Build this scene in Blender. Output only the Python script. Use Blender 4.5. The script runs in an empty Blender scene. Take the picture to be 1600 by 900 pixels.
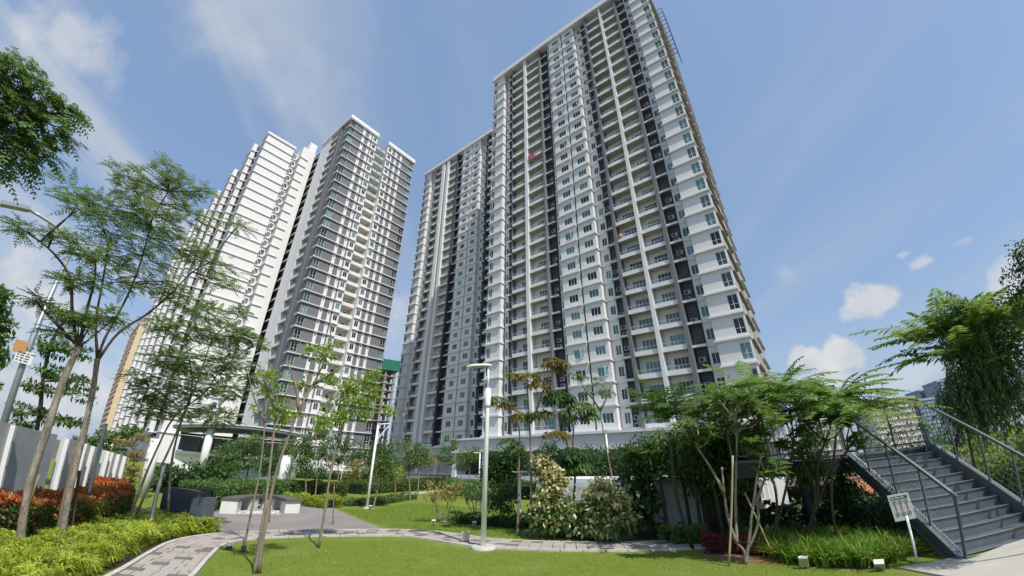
import bpy, math, random
import numpy as np
from mathutils import Vector, Matrix

scene = bpy.context.scene
col = scene.collection
R = math.radians
rng = np.random.default_rng(7)
random.seed(7)

# ---------------------------------------------------------------- camera
EYE = 1.8
CF, CK1, CK2 = 568.2484762, 0.4757778, -0.1337549
CT, CR = R(25.71665), R(0.18464)
cd = bpy.data.cameras.new('camera')
cd.type = 'PANO'
cd.panorama_type = 'FISHEYE_LENS_POLYNOMIAL'
cd.sensor_width = 36.0
cd.sensor_height = 20.25
cd.sensor_fit = 'HORIZONTAL'
cd.fisheye_fov = R(200)
K = [8.11640505e-02, -1.53248553e-03, -7.55115547e-06, 1.10618168e-06]
cd.fisheye_polynomial_k0 = 0.0
cd.fisheye_polynomial_k1 = -K[0]
cd.fisheye_polynomial_k2 = -K[1]
cd.fisheye_polynomial_k3 = -K[2]
cd.fisheye_polynomial_k4 = -K[3]
cd.clip_start = 0.05
cd.clip_end = 20000
cam = bpy.data.objects.new('camera', cd)
col.objects.link(cam)
ct, st = math.cos(CT), math.sin(CT)
up = np.array([math.sin(CR) * ct, math.cos(CR) * ct, -st])
fw = np.array([-math.sin(CR) * st, -math.cos(CR) * st, -ct])
ri = np.cross(fw, up)
M = Matrix(((ri[0], ri[1], ri[2], 0), (fw[0], fw[1], fw[2], 0), (up[0], up[1], up[2], EYE), (0, 0, 0, 1)))
cam.matrix_world = M
scene.camera = cam

# ---------------------------------------------------------------- sky, sun, exposure
SUN_EL = R(55)
SUN_V = Vector((0.574 * math.cos(SUN_EL), -0.819 * math.cos(SUN_EL), math.sin(SUN_EL)))   # towards the sun
world = bpy.data.worlds.new('World')
scene.world = world
world.use_nodes = True
sd = bpy.data.lights.new('sun', 'SUN')
sd.energy = 4.7
sd.angle = R(0.55)
sd.color = (1.0, 0.955, 0.88)
sun = bpy.data.objects.new('sun', sd)
sun.rotation_euler = SUN_V.to_track_quat('Z', 'Y').to_euler()
sun.location = (20, -30, 60)
col.objects.link(sun)
scene.view_settings.view_transform = 'Standard'
scene.view_settings.look = 'None'
scene.view_settings.exposure = 0.0
scene.view_settings.gamma = 1.0
scene.view_settings.use_curve_mapping = False
scene.cycles.max_bounces = 6
scene.cycles.diffuse_bounces = 3
scene.cycles.transparent_max_bounces = 12
scene.cycles.use_adaptive_sampling = True
scene.cycles.adaptive_threshold = 0.005


def pix_ray(x, y):
    """direction from the eye through a point of the calibrated 1600x900 view"""
    dx, dy = x - 800.0, 450.0 - y
    r = math.hypot(dx, dy)
    th = r / CF
    lo, hi = 0.0, 1.3
    for _ in range(40):
        th = 0.5 * (lo + hi)
        if CF * (th + CK1 * th ** 3 + CK2 * th ** 5) < r:
            lo = th
        else:
            hi = th
    s = math.sin(th) / max(r, 1e-9)
    c = np.array([dx * s, dy * s, -math.cos(th)])
    return Vector((float(c @ ri), float(c @ fw), float(c @ up)))


def G(x, y, z=0.0):
    """point on the ground under a sight line"""
    d = pix_ray(x, y)
    k = (z - EYE) / d.z
    return Vector((d.x * k, d.y * k, z))


def AT(x, y, dist):
    d = pix_ray(x, y)
    k = dist / math.hypot(d.x, d.y)
    return Vector((d.x * k, d.y * k, EYE + d.z * k))


def ABOVE(p, x, y):
    """point on the vertical through p's distance seen at x, y"""
    return AT(x, y, math.hypot(p[0], p[1]))


A1 = R(-37.878)
D1 = Vector((math.cos(A1), math.sin(A1), 0))
N1 = Vector((-math.sin(A1), math.cos(A1), 0))


def AB(a, b, z=0.0):
    return D1 * a + N1 * b + Vector((0, 0, z))


def nd(nt, typ, loc=(0, 0), **kw):
    n = nt.nodes.new(typ)
    n.location = loc
    for k, v in kw.items():
        setattr(n, k, v)
    return n


def build_sky():
    nt = world.node_tree
    nt.nodes.clear()
    L = nt.links.new
    out = nd(nt, 'ShaderNodeOutputWorld')
    bg = nd(nt, 'ShaderNodeBackground')
    sky = nd(nt, 'ShaderNodeTexSky')
    sky.sky_type = 'NISHITA'
    sky.sun_disc = False
    sky.sun_elevation = SUN_EL
    sky.sun_rotation = math.atan2(SUN_V.x, SUN_V.y)
    sky.air_density = 1.0
    sky.dust_density = 1.6
    sky.ozone_density = 1.0
    tc = nd(nt, 'ShaderNodeTexCoord')
    sep = nd(nt, 'ShaderNodeSeparateXYZ')
    L(tc.outputs['Generated'], sep.inputs[0])

    def math_(op, a, b=None, c=None, clamp=False):
        n = nd(nt, 'ShaderNodeMath', operation=op)
        n.use_clamp = clamp
        for i, v in enumerate((a, b, c)):
            if v is None:
                continue
            if isinstance(v, (int, float)):
                n.inputs[i].default_value = v
            else:
                L(v, n.inputs[i])
        return n.outputs[0]

    def ramp(v, a, b):
        n = nd(nt, 'ShaderNodeMapRange')
        n.interpolation_type = 'SMOOTHSTEP'
        L(v, n.inputs[0])
        n.inputs[1].default_value = a
        n.inputs[2].default_value = b
        return n.outputs[0]

    zc = math_('MAXIMUM', sep.outputs[2], 0.04)
    px = math_('DIVIDE', sep.outputs[0], math_('ADD', zc, 0.12))
    py = math_('DIVIDE', sep.outputs[1], math_('ADD', zc, 0.12))
    pc = nd(nt, 'ShaderNodeCombineXYZ')
    L(px, pc.inputs[0])
    L(py, pc.inputs[1])
    # cirrus: stretched soft noise on a high flat layer
    mp = nd(nt, 'ShaderNodeMapping')
    mp.inputs['Rotation'].default_value = (0, 0, R(28))
    mp.inputs['Scale'].default_value = (2.1, 0.42, 1)
    mp.inputs['Location'].default_value = (0.35, 0.4, 0)
    L(pc.outputs[0], mp.inputs[0])
    n1 = nd(nt, 'ShaderNodeTexNoise')
    n1.inputs['Scale'].default_value = 1.15
    n1.inputs['Detail'].default_value = 7
    n1.inputs['Roughness'].default_value = 0.5
    n1.inputs['Distortion'].default_value = 0.7
    L(mp.outputs[0], n1.inputs['Vector'])
    n2 = nd(nt, 'ShaderNodeTexNoise')
    n2.inputs['Scale'].default_value = 0.6
    n2.inputs['Detail'].default_value = 4
    L(pc.outputs[0], n2.inputs['Vector'])
    cir = math_('MULTIPLY', ramp(n1.outputs[0], 0.42, 0.66), ramp(n2.outputs[0], 0.3, 0.62))
    # more cirrus to the left half of the view, thinner to the right
    lft = ramp(math_('ADD', math_('MULTIPLY', sep.outputs[0], -1.0), 0.0), -0.55, 0.45)
    cir = math_('MULTIPLY', cir, math_('MULTIPLY_ADD', lft, 0.50, 0.26))
    # cumulus: puffs built round fixed directions with a noisy edge
    nz = nd(nt, 'ShaderNodeTexNoise')
    nz.inputs['Scale'].default_value = 11.0
    nz.inputs['Detail'].default_value = 8
    nz.inputs['Roughness'].default_value = 0.56
    L(tc.outputs['Generated'], nz.inputs['Vector'])
    noise = math_('SUBTRACT', nz.outputs[0], 0.5)
    cum = None
    for (x, y, rx, ry, soft, amp) in PUFFS:
        d = pix_ray(x, y).normalized()
        hx = Vector((d.y, -d.x, 0)).normalized()
        hy = hx.cross(d)
        def dot(v):
            n = nd(nt, 'ShaderNodeVectorMath', operation='DOT_PRODUCT')
            L(tc.outputs['Generated'], n.inputs[0])
            n.inputs[1].default_value = v
            return n.outputs['Value']
        ux = math_('DIVIDE', dot(hx), rx)
        uy = math_('DIVIDE', dot(hy), ry)
        fwd = ramp(dot(d), 0.5, 0.6)
        rr = math_('SQRT', math_('ADD', math_('MULTIPLY', ux, ux), math_('MULTIPLY', uy, uy)))
        v = math_('ADD', math_('SUBTRACT', 1.0, rr), math_('MULTIPLY', noise, 2.4))
        v = math_('MULTIPLY', math_('MULTIPLY', ramp(v, 0.0, soft), amp), fwd)
        cum = v if cum is None else math_('MAXIMUM', cum, v)
    # pale band near the horizon
    hz = ramp(sep.outputs[2], 0.42, 0.0)
    mixh = nd(nt, 'ShaderNodeMix', data_type='RGBA')
    L(math_('MULTIPLY', hz, 0.55), mixh.inputs[0])
    veil = nd(nt, 'ShaderNodeMix', data_type='RGBA')
    veil.inputs[0].default_value = 0.42
    L(sky.outputs[0], veil.inputs[6])
    veil.inputs[7].default_value = (3.3, 5.1, 8.2, 1)
    L(veil.outputs[2], mixh.inputs[6])
    mixh.inputs[7].default_value = (3.9, 4.7, 5.6, 1)
    mixc = nd(nt, 'ShaderNodeMix', data_type='RGBA')
    L(cir, mixc.inputs[0])
    L(mixh.outputs[2], mixc.inputs[6])
    mixc.inputs[7].default_value = (4.7, 5.1, 5.7, 1)
    # shading inside the puffs
    sh = ramp(nz.outputs[0], 0.30, 0.66)
    cc = nd(nt, 'ShaderNodeMix', data_type='RGBA')
    L(sh, cc.inputs[0])
    cc.inputs[6].default_value = (4.8, 5.1, 5.6, 1)
    cc.inputs[7].default_value = (6.3, 6.3, 6.4, 1)
    mixp = nd(nt, 'ShaderNodeMix', data_type='RGBA')
    L(cum, mixp.inputs[0])
    L(mixc.outputs[2], mixp.inputs[6])
    L(cc.outputs[2], mixp.inputs[7])
    L(mixp.outputs[2], bg.inputs[0])
    bg.inputs[1].default_value = 0.12
    L(bg.outputs[0], out.inputs[0])


# x, y, radius across, radius up, softness, strength
PUFFS = [(1366, 468, .060, .042, .45, .85), (1345, 486, .045, .025, .6, .6), (1440, 411, .030, .016, .6, .7), (1412, 398, .016, .008, .7, .4),
         (1500, 380, .025, .010, .9, .3), (1325, 556, .055, .045, .4, .9), (1255, 565, .05, .035, .4, .9), (1290, 590, .10, .03, .6, .7),
         (1572, 452, .05, .05, .5, .8), (1600, 430, .05, .05, .5, .7), (1410, 590, .16, .035, 1.0, .45), (1230, 425, .035, .03, 1.2, .28),
         (15, 445, .14, .09, .8, .75), (60, 600, .28, .10, 1.0, .7), (0, 520, .2, .12, 1.0, .6), (250, 560, .2, .08, 1.2, .4),
         (110, 55, .13, .10, 1.0, .60), (145, 90, .08, .06, 1.0, .5), (400, 80, .30, .14, 1.6, .30), (610, 480, .12, .09, 1.1, .5), (640, 600, .2, .06, 1.2, .55)]
build_sky()

# ---------------------------------------------------------------- materials
MATS = {}
LEAFK = {'dark_leaf': 1.5, 'hedge_leaf': 1.6, 'yellow_green_leaf': 1.75, 'red_tip_leaf': 1.6, 'feathery_leaf': 2.4, 'green_leaf': 2.0, 'weeping_leaf': 2.2, 'lily_blade': 1.7, 'poinciana_leaflet': 2.1}


def mat(name, color, rough=0.7, noise=0.0, scale=4.0, color2=None, bump=0.0, bscale=30.0, metal=0.0, spec=0.4,
        trans=0.0, island=None, rough_var=0.0, detail=6, obj_coords=True, bdist=0.02, streak=0.0):
    """procedural principled material; island = second/third colours varied per leaf"""
    if island and trans > 0 and name not in ('variegated_leaf', 'coral_flower'):
        k = LEAFK.get(name, 1.4)
        color = tuple(min(.9, v * k) for v in color)
        island = [tuple(min(.9, v * k) for v in c) for c in island]
    m = bpy.data.materials.new(name)
    m.use_nodes = True
    nt = m.node_tree
    b = nt.nodes['Principled BSDF']
    b.inputs['Roughness'].default_value = rough
    b.inputs['Metallic'].default_value = metal
    b.inputs['Specular IOR Level'].default_value = spec
    L = nt.links.new
    c4 = lambda c: (c[0], c[1], c[2], 1)
    b.inputs['Base Color'].default_value = c4(color)
    csock = None
    tc = nd(nt, 'ShaderNodeTexCoord')
    vec = tc.outputs['Object']
    if not obj_coords:
        ge = nd(nt, 'ShaderNodeNewGeometry')
        vec = ge.outputs['Position']
    if color2 is not None or noise > 0:
        n = nd(nt, 'ShaderNodeTexNoise')
        n.inputs['Scale'].default_value = scale
        n.inputs['Detail'].default_value = detail
        n.inputs['Roughness'].default_value = 0.6
        if streak:
            mp = nd(nt, 'ShaderNodeMapping')
            mp.inputs['Scale'].default_value = (1, 1, streak)
            L(vec, mp.inputs[0])
            L(mp.outputs[0], n.inputs['Vector'])
        else:
            L(vec, n.inputs['Vector'])
        mr = nd(nt, 'ShaderNodeMapRange')
        mr.inputs[1].default_value = 0.3
        mr.inputs[2].default_value = 0.7
        L(n.outputs[0], mr.inputs[0])
        mx = nd(nt, 'ShaderNodeMix', data_type='RGBA')
        L(mr.outputs[0], mx.inputs[0])
        c2 = color2 if color2 is not None else tuple(v * (1 - noise) for v in color)
        mx.inputs[6].default_value = c4(c2)
        mx.inputs[7].default_value = c4(color)
        csock = mx.outputs[2]
    if island:
        ge = nd(nt, 'ShaderNodeNewGeometry')
        rp = nd(nt, 'ShaderNodeValToRGB')
        cols = [color] + list(island)
        e = rp.color_ramp.elements
        e[0].color = c4(cols[0])
        e[0].position = 0.0
        e[1].color = c4(cols[-1])
        e[1].position = 1.0
        for i, c in enumerate(cols[1:-1]):
            k = e.new((i + 1) / (len(cols) - 1))
            k.color = c4(c)
        L(ge.outputs['Random Per Island'], rp.inputs[0])
        csock = rp.outputs[0]
    if csock is not None:
        L(csock, b.inputs['Base Color'])
    if bump > 0:
        n = nd(nt, 'ShaderNodeTexNoise')
        n.inputs['Scale'].default_value = bscale
        n.inputs['Detail'].default_value = 5
        L(vec, n.inputs['Vector'])
        bp = nd(nt, 'ShaderNodeBump')
        bp.inputs['Strength'].default_value = bump
        bp.inputs['Distance'].default_value = bdist
        L(n.outputs[0], bp.inputs['Height'])
        L(bp.outputs[0], b.inputs['Normal'])
    if trans > 0:
        tb = nd(nt, 'ShaderNodeBsdfTranslucent')
        hs = nd(nt, 'ShaderNodeHueSaturation')
        hs.inputs['Value'].default_value = 1.7
        hs.inputs['Saturation'].default_value = 1.0
        hs.inputs['Hue'].default_value = 0.485
        if csock is not None:
            L(csock, hs.inputs['Color'])
        else:
            hs.inputs['Color'].default_value = c4(color)
        L(hs.outputs[0], tb.inputs[0])
        ms = nd(nt, 'ShaderNodeMixShader')
        ms.inputs[0].default_value = trans
        L(b.outputs[0], ms.inputs[1])
        L(tb.outputs[0], ms.inputs[2])
        L(ms.outputs[0], nt.nodes['Material Output'].inputs[0])
    MATS[name] = m
    return m


WHITE = mat('white_paint', (.76, .75, .735), .75, noise=.055, scale=.8, detail=2, streak=.10)
CREAM = mat('cream_wall', (.77, .76, .72), .8, noise=.1, scale=1.1, detail=4, streak=.15)
LGREY = mat('pale_grey_paint', (.60, .60, .61), .75, noise=.08, scale=.4)
GREY = mat('grey_paint', (.180, .184, .202), .75, noise=.12, scale=.3, bump=.04, bscale=6)
DGREY = mat('dark_grey_paint', (.062, .066, .080), .7, noise=.2, scale=1.2)
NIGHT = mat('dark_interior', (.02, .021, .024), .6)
FRAME = mat('window_frame', (.75, .76, .76), .4)
ACBOX = mat('air_conditioner_casing', (.36, .37, .38), .5, noise=.15, scale=3)
ACFAN = mat('air_conditioner_fan', (.03, .03, .035), .6)
PIPE = mat('pipe', (.05, .052, .06), .5)
METAL = mat('painted_steel', (.16, .18, .205), .42, noise=.25, scale=5, metal=.35, bump=.08, bscale=60)
METALD = mat('dark_steel', (.045, .052, .062), .45, noise=.2, scale=6, metal=.3)
STEEL = mat('bare_steel', (.45, .46, .47), .35, metal=.8)
LAMPW = mat('white_enamel', (.86, .86, .86), .35)
LAMPG = mat('galvanised_steel', (.36, .40, .43), .4, metal=.5, noise=.15, scale=4)
GREENNET = mat('green_netting', (.02, .20, .12), .7, noise=.4, scale=1)
RAWCON = mat('raw_concrete', (.36, .32, .30), .85, noise=.3, scale=.3)
YELLOWW = mat('yellow_wall', (.68, .55, .34), .8, noise=.08, scale=.2)
PINKW = mat('salmon_wall', (.50, .36, .30), .8)
BARK = mat('pale_bark', (.30, .24, .18), .85, color2=(.15, .12, .09), scale=9, bump=.5, bscale=40, streak=.3)
BARKM = mat('mottled_bark', (.40, .35, .27), .85, color2=(.09, .07, .055), scale=11, bump=.8, bscale=40, streak=.35)
BARKD = mat('dark_bark', (.10, .075, .055), .9, color2=(.045, .035, .028), scale=9, bump=.5, bscale=30, streak=.3)
BARKG = mat('grey_green_bark', (.27, .26, .17), .85, color2=(.16, .15, .10), scale=8, bump=.4, bscale=30)
BARKP = mat('palm_bark', (.055, .065, .035), .8, color2=(.03, .033, .02), scale=5, streak=4)
STAKE = mat('weathered_stake', (.26, .20, .14), .85, color2=(.15, .11, .08), scale=6, streak=.2, bump=.3, bscale=30)
BAMBOO = mat('bamboo_stake', (.46, .38, .24), .6, color2=(.33, .26, .15), scale=5, streak=.3)
ROCKTAN = mat('tan_boulder', (.50, .33, .22), .9, color2=(.33, .21, .15), scale=2, bump=.6, bscale=5, bdist=.1)
NAVY = mat('slate_blue_stone', (.050, .064, .090), .42, color2=(.075, .088, .11), scale=3, bump=.05, bscale=40, spec=.5)
BENCHTOP = mat('dark_bench_slab', (.12, .115, .10), .7, noise=.3, scale=5, bump=.2)
BENCHLEG = mat('bench_block', (.70, .69, .65), .7, noise=.1, scale=5)
CONC = mat('concrete', (.46, .43, .37), .85, color2=(.36, .34, .29), scale=1.6, bump=.15, bscale=25)
CONCK = mat('kerb_concrete', (.55, .53, .48), .85, color2=(.42, .40, .36), scale=5, bump=.2, bscale=40)
PAVA = mat('pale_paver', (.40, .37, .335), .85, color2=(.35, .31, .28), scale=7, bump=.3, bscale=60)
PAVB = mat('warm_paver', (.37, .32, .28), .85, color2=(.30, .26, .23), scale=7, bump=.3, bscale=60)
PAVC = mat('dark_paver', (.19, .165, .15), .85, color2=(.14, .125, .115), scale=7, bump=.3, bscale=60)
BED = mat('path_bedding', (.12, .10, .08), .95, noise=.3, scale=12)
PLAZA = mat('pebble_wash', (.275, .25, .235), .85, color2=(.20, .182, .172), scale=.7, bump=.5, bscale=120, bdist=.006, detail=10)
ROADM = mat('asphalt', (.075, .073, .075), .85, color2=(.055, .054, .056), scale=.5, bump=.3, bscale=80)
PEBBLE = mat('white_pebble', (.62, .60, .57), .7, island=[(.5, .48, .45), (.74, .72, .70), (.40, .38, .36)])
MULCH = mat('mulch', (.30, .18, .10), .95, color2=(.17, .10, .06), scale=30, bump=.8, bscale=60)
SOIL = mat('soil', (.055, .04, .028), .95, color2=(.03, .023, .017), scale=6, bump=.6, bscale=25)
BROWNROOF = mat('brown_roof', (.16, .10, .085), .8, noise=.2, scale=3)
REDROOF = mat('orange_roof_tile', (.50, .16, .08), .8, noise=.2, scale=3)
FENCEP = mat('fence_panel_render', (.56, .575, .575), .75, color2=(.44, .455, .46), scale=1.4, bump=.12, bscale=14)
SIGNW = mat('sign_face', (.74, .74, .72), .5)
SIGND = mat('sign_ink', (.09, .09, .10), .6)
SIGNR = mat('sign_red', (.45, .10, .10), .6)
SIGNG = mat('sign_green', (.12, .22, .16), .6)
ORANGE = mat('orange_board', (.50, .26, .10), .6)
CLOTHR = mat('red_cloth', (.60, .07, .12), .8)
CLOTHW = mat('laundry_cloth', (.30, .10, .07), .8, island=[(.5, .5, .5), (.1, .15, .3), (.45, .35, .2)])
STUFFY = mat('balcony_clutter', (.12, .10, .09), .7, island=[(.3, .3, .3), (.05, .05, .06), (.22, .12, .08)])


def glass_mat(name, color, rough=.06, tint=.5):
    m = bpy.data.materials.new(name)
    m.use_nodes = True
    nt = m.node_tree
    b = nt.nodes['Principled BSDF']
    oi = nd(nt, 'ShaderNodeObjectInfo')
    rp = nd(nt, 'ShaderNodeValToRGB')
    rp.color_ramp.interpolation = 'CONSTANT'
    cols = [(0.0, (.012, .016, .018)), (.34, tuple(v * .55 for v in color)), (.62, color), (.84, tuple(min(1, v * 1.5 + .02) for v in color))]
    e = rp.color_ramp.elements
    e[0].position, e[0].color = 0.0, cols[0][1] + (1,)
    e[1].position, e[1].color = cols[1][0], cols[1][1] + (1,)
    for p_, c_ in cols[2:]:
        k = e.new(p_)
        k.color = c_ + (1,)
    nt.links.new(oi.outputs['Random'], rp.inputs[0])
    nt.links.new(rp.outputs[0], b.inputs['Base Color'])
    b.inputs['Roughness'].default_value = rough
    b.inputs['Specular IOR Level'].default_value = .55
    MATS[name] = m
    return m


GLASS = glass_mat('teal_window_glass', (.075, .16, .16))
RAILG = bpy.data.materials.new('balcony_glass')
RAILG.use_nodes = True
_b = RAILG.node_tree.nodes['Principled BSDF']
_b.inputs['Base Color'].default_value = (.55, .66, .66, 1)
_b.inputs['Roughness'].default_value = .08
_t = nd(RAILG.node_tree, 'ShaderNodeBsdfTransparent')
_t.inputs[0].default_value = (.90, .94, .94, 1)
_m = nd(RAILG.node_tree, 'ShaderNodeMixShader')
_m.inputs[0].default_value = .06
RAILG.node_tree.links.new(_t.outputs[0], _m.inputs[1])
RAILG.node_tree.links.new(_b.outputs[0], _m.inputs[2])
RAILG.node_tree.links.new(_m.outputs[0], RAILG.node_tree.nodes['Material Output'].inputs[0])
LOBBYG = mat('lobby_glass', (.05, .07, .075), .08, spec=.6)
LOBBYG2 = mat('pale_lobby_glass', (.26, .36, .36), .12, spec=.6)

# foliage (real leaf colours)
LF_FEATHER = mat('feathery_leaf', (.038, .064, .017), .55, island=[(.058, .100, .024), (.047, .078, .018), (.088, .125, .030)], trans=.34)
LF_GREEN = mat('green_leaf', (.034, .066, .018), .5, island=[(.050, .096, .024), (.075, .120, .030), (.028, .053, .016)], trans=.32)
LF_DARK = mat('dark_leaf', (.016, .045, .012), .5, island=[(.026, .062, .015), (.04, .085, .02)], trans=.25)
LF_YG = mat('yellow_green_leaf', (.20, .24, .025), .5, island=[(.11, .17, .02), (.27, .28, .03), (.07, .13, .018)], trans=.35)
LF_LIME = mat('lime_leaf', (.12, .20, .02), .5, island=[(.17, .26, .025), (.09, .16, .018), (.22, .28, .03)], trans=.35)
LF_RED = mat('red_tip_leaf', (.30, .045, .015), .5, island=[(.38, .09, .02), (.22, .03, .015), (.40, .14, .03), (.10, .10, .02)], trans=.3)
LF_HEDGE = mat('hedge_leaf', (.022, .055, .012), .5, island=[(.035, .08, .016), (.05, .10, .018), (.10, .06, .015)], trans=.25)
LF_BRONZE = mat('bronze_leaf', (.10, .085, .018), .5, island=[(.15, .11, .02), (.06, .08, .018), (.20, .14, .03)], trans=.35)
LF_CREAM = mat('variegated_leaf', (.66, .58, .32), .5, island=[(.76, .68, .42), (.48, .46, .20), (.66, .48, .28)], trans=.3)
LF_FERN = mat('poinciana_leaflet', (.060, .105, .020), .5, island=[(.075, .132, .024), (.095, .150, .030), (.045, .080, .016)], trans=.38)
LF_PALM = mat('palm_leaflet', (.030, .075, .014), .45, island=[(.045, .10, .018), (.07, .13, .025)], trans=.3)
LF_WEEP = mat('weeping_leaf', (.028, .055, .018), .5, island=[(.045, .085, .025), (.065, .105, .03), (.02, .042, .014)], trans=.3)
LF_BLADE = mat('lily_blade', (.055, .13, .014), .45, island=[(.08, .17, .02), (.12, .21, .025), (.04, .09, .014), (.17, .19, .04)], trans=.35)
LF_MAROON = mat('maroon_leaf', (.11, .018, .025), .5, island=[(.06, .012, .018), (.17, .035, .035)], trans=.25)
LF_TAN = mat('tan_leaf', (.22, .18, .06), .55, island=[(.15, .15, .04), (.28, .22, .08)], trans=.3)
FLOWER = mat('coral_flower', (.62, .20, .14), .5, island=[(.70, .34, .25)], trans=.3)
GRASSB = mat('grass_blade', (.12, .19, .02), .6, island=[(.16, .23, .03), (.09, .15, .017), (.22, .24, .06)], trans=.3)


def lawn_mat():
    m = bpy.data.materials.new('lawn')
    m.use_nodes = True
    nt = m.node_tree
    L = nt.links.new
    b = nt.nodes['Principled BSDF']
    b.inputs['Roughness'].default_value = .9
    b.inputs['Specular IOR Level'].default_value = .15
    g = nd(nt, 'ShaderNodeNewGeometry')
    def noise(s, d=6):
        n = nd(nt, 'ShaderNodeTexNoise')
        n.inputs['Scale'].default_value = s
        n.inputs['Detail'].default_value = d
        n.inputs['Roughness'].default_value = .62
        L(g.outputs['Position'], n.inputs['Vector'])
        mr = nd(nt, 'ShaderNodeMapRange')
        mr.inputs[1].default_value = .33
        mr.inputs[2].default_value = .67
        L(n.outputs[0], mr.inputs[0])
        return mr.outputs[0]
    def mix(f, a, c):
        x = nd(nt, 'ShaderNodeMix', data_type='RGBA')
        L(f, x.inputs[0])
        for i, v in ((6, a), (7, c)):
            if isinstance(v, tuple):
                x.inputs[i].default_value = v + (1,)
            else:
                L(v, x.inputs[i])
        return x.outputs[2]
    c = mix(noise(.55), (.125, .195, .022), (.20, .255, .035))
    c2 = mix(noise(2.6), (.10, .165, .020), (.235, .26, .045))
    c3 = mix(noise(38, 3), (.075, .125, .018), (.26, .31, .055))
    x = nd(nt, 'ShaderNodeMix', data_type='RGBA')
    x.inputs[0].default_value = .45
    L(c, x.inputs[6]); L(c2, x.inputs[7])
    y = nd(nt, 'ShaderNodeMix', data_type='RGBA')
    y.inputs[0].default_value = .42
    L(x.outputs[2], y.inputs[6]); L(c3, y.inputs[7])
    dry = noise(.9, 4)
    dm = nd(nt, 'ShaderNodeMapRange')
    dm.inputs[1].default_value = .62
    dm.inputs[2].default_value = 1.0
    dm.inputs[4].default_value = .55
    L(dry, dm.inputs[0])
    fin = mix(dm.outputs[0], y.outputs[2], (.27, .24, .09))
    L(fin, b.inputs['Base Color'])
    n = nd(nt, 'ShaderNodeTexNoise')
    n.inputs['Scale'].default_value = 55
    n.inputs['Detail'].default_value = 4
    L(g.outputs['Position'], n.inputs['Vector'])
    bp = nd(nt, 'ShaderNodeBump')
    bp.inputs['Strength'].default_value = .9
    bp.inputs['Distance'].default_value = .03
    L(n.outputs[0], bp.inputs['Height'])
    L(bp.outputs[0], b.inputs['Normal'])
    return m


LAWN = lawn_mat()

# ---------------------------------------------------------------- mesh helpers


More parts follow.
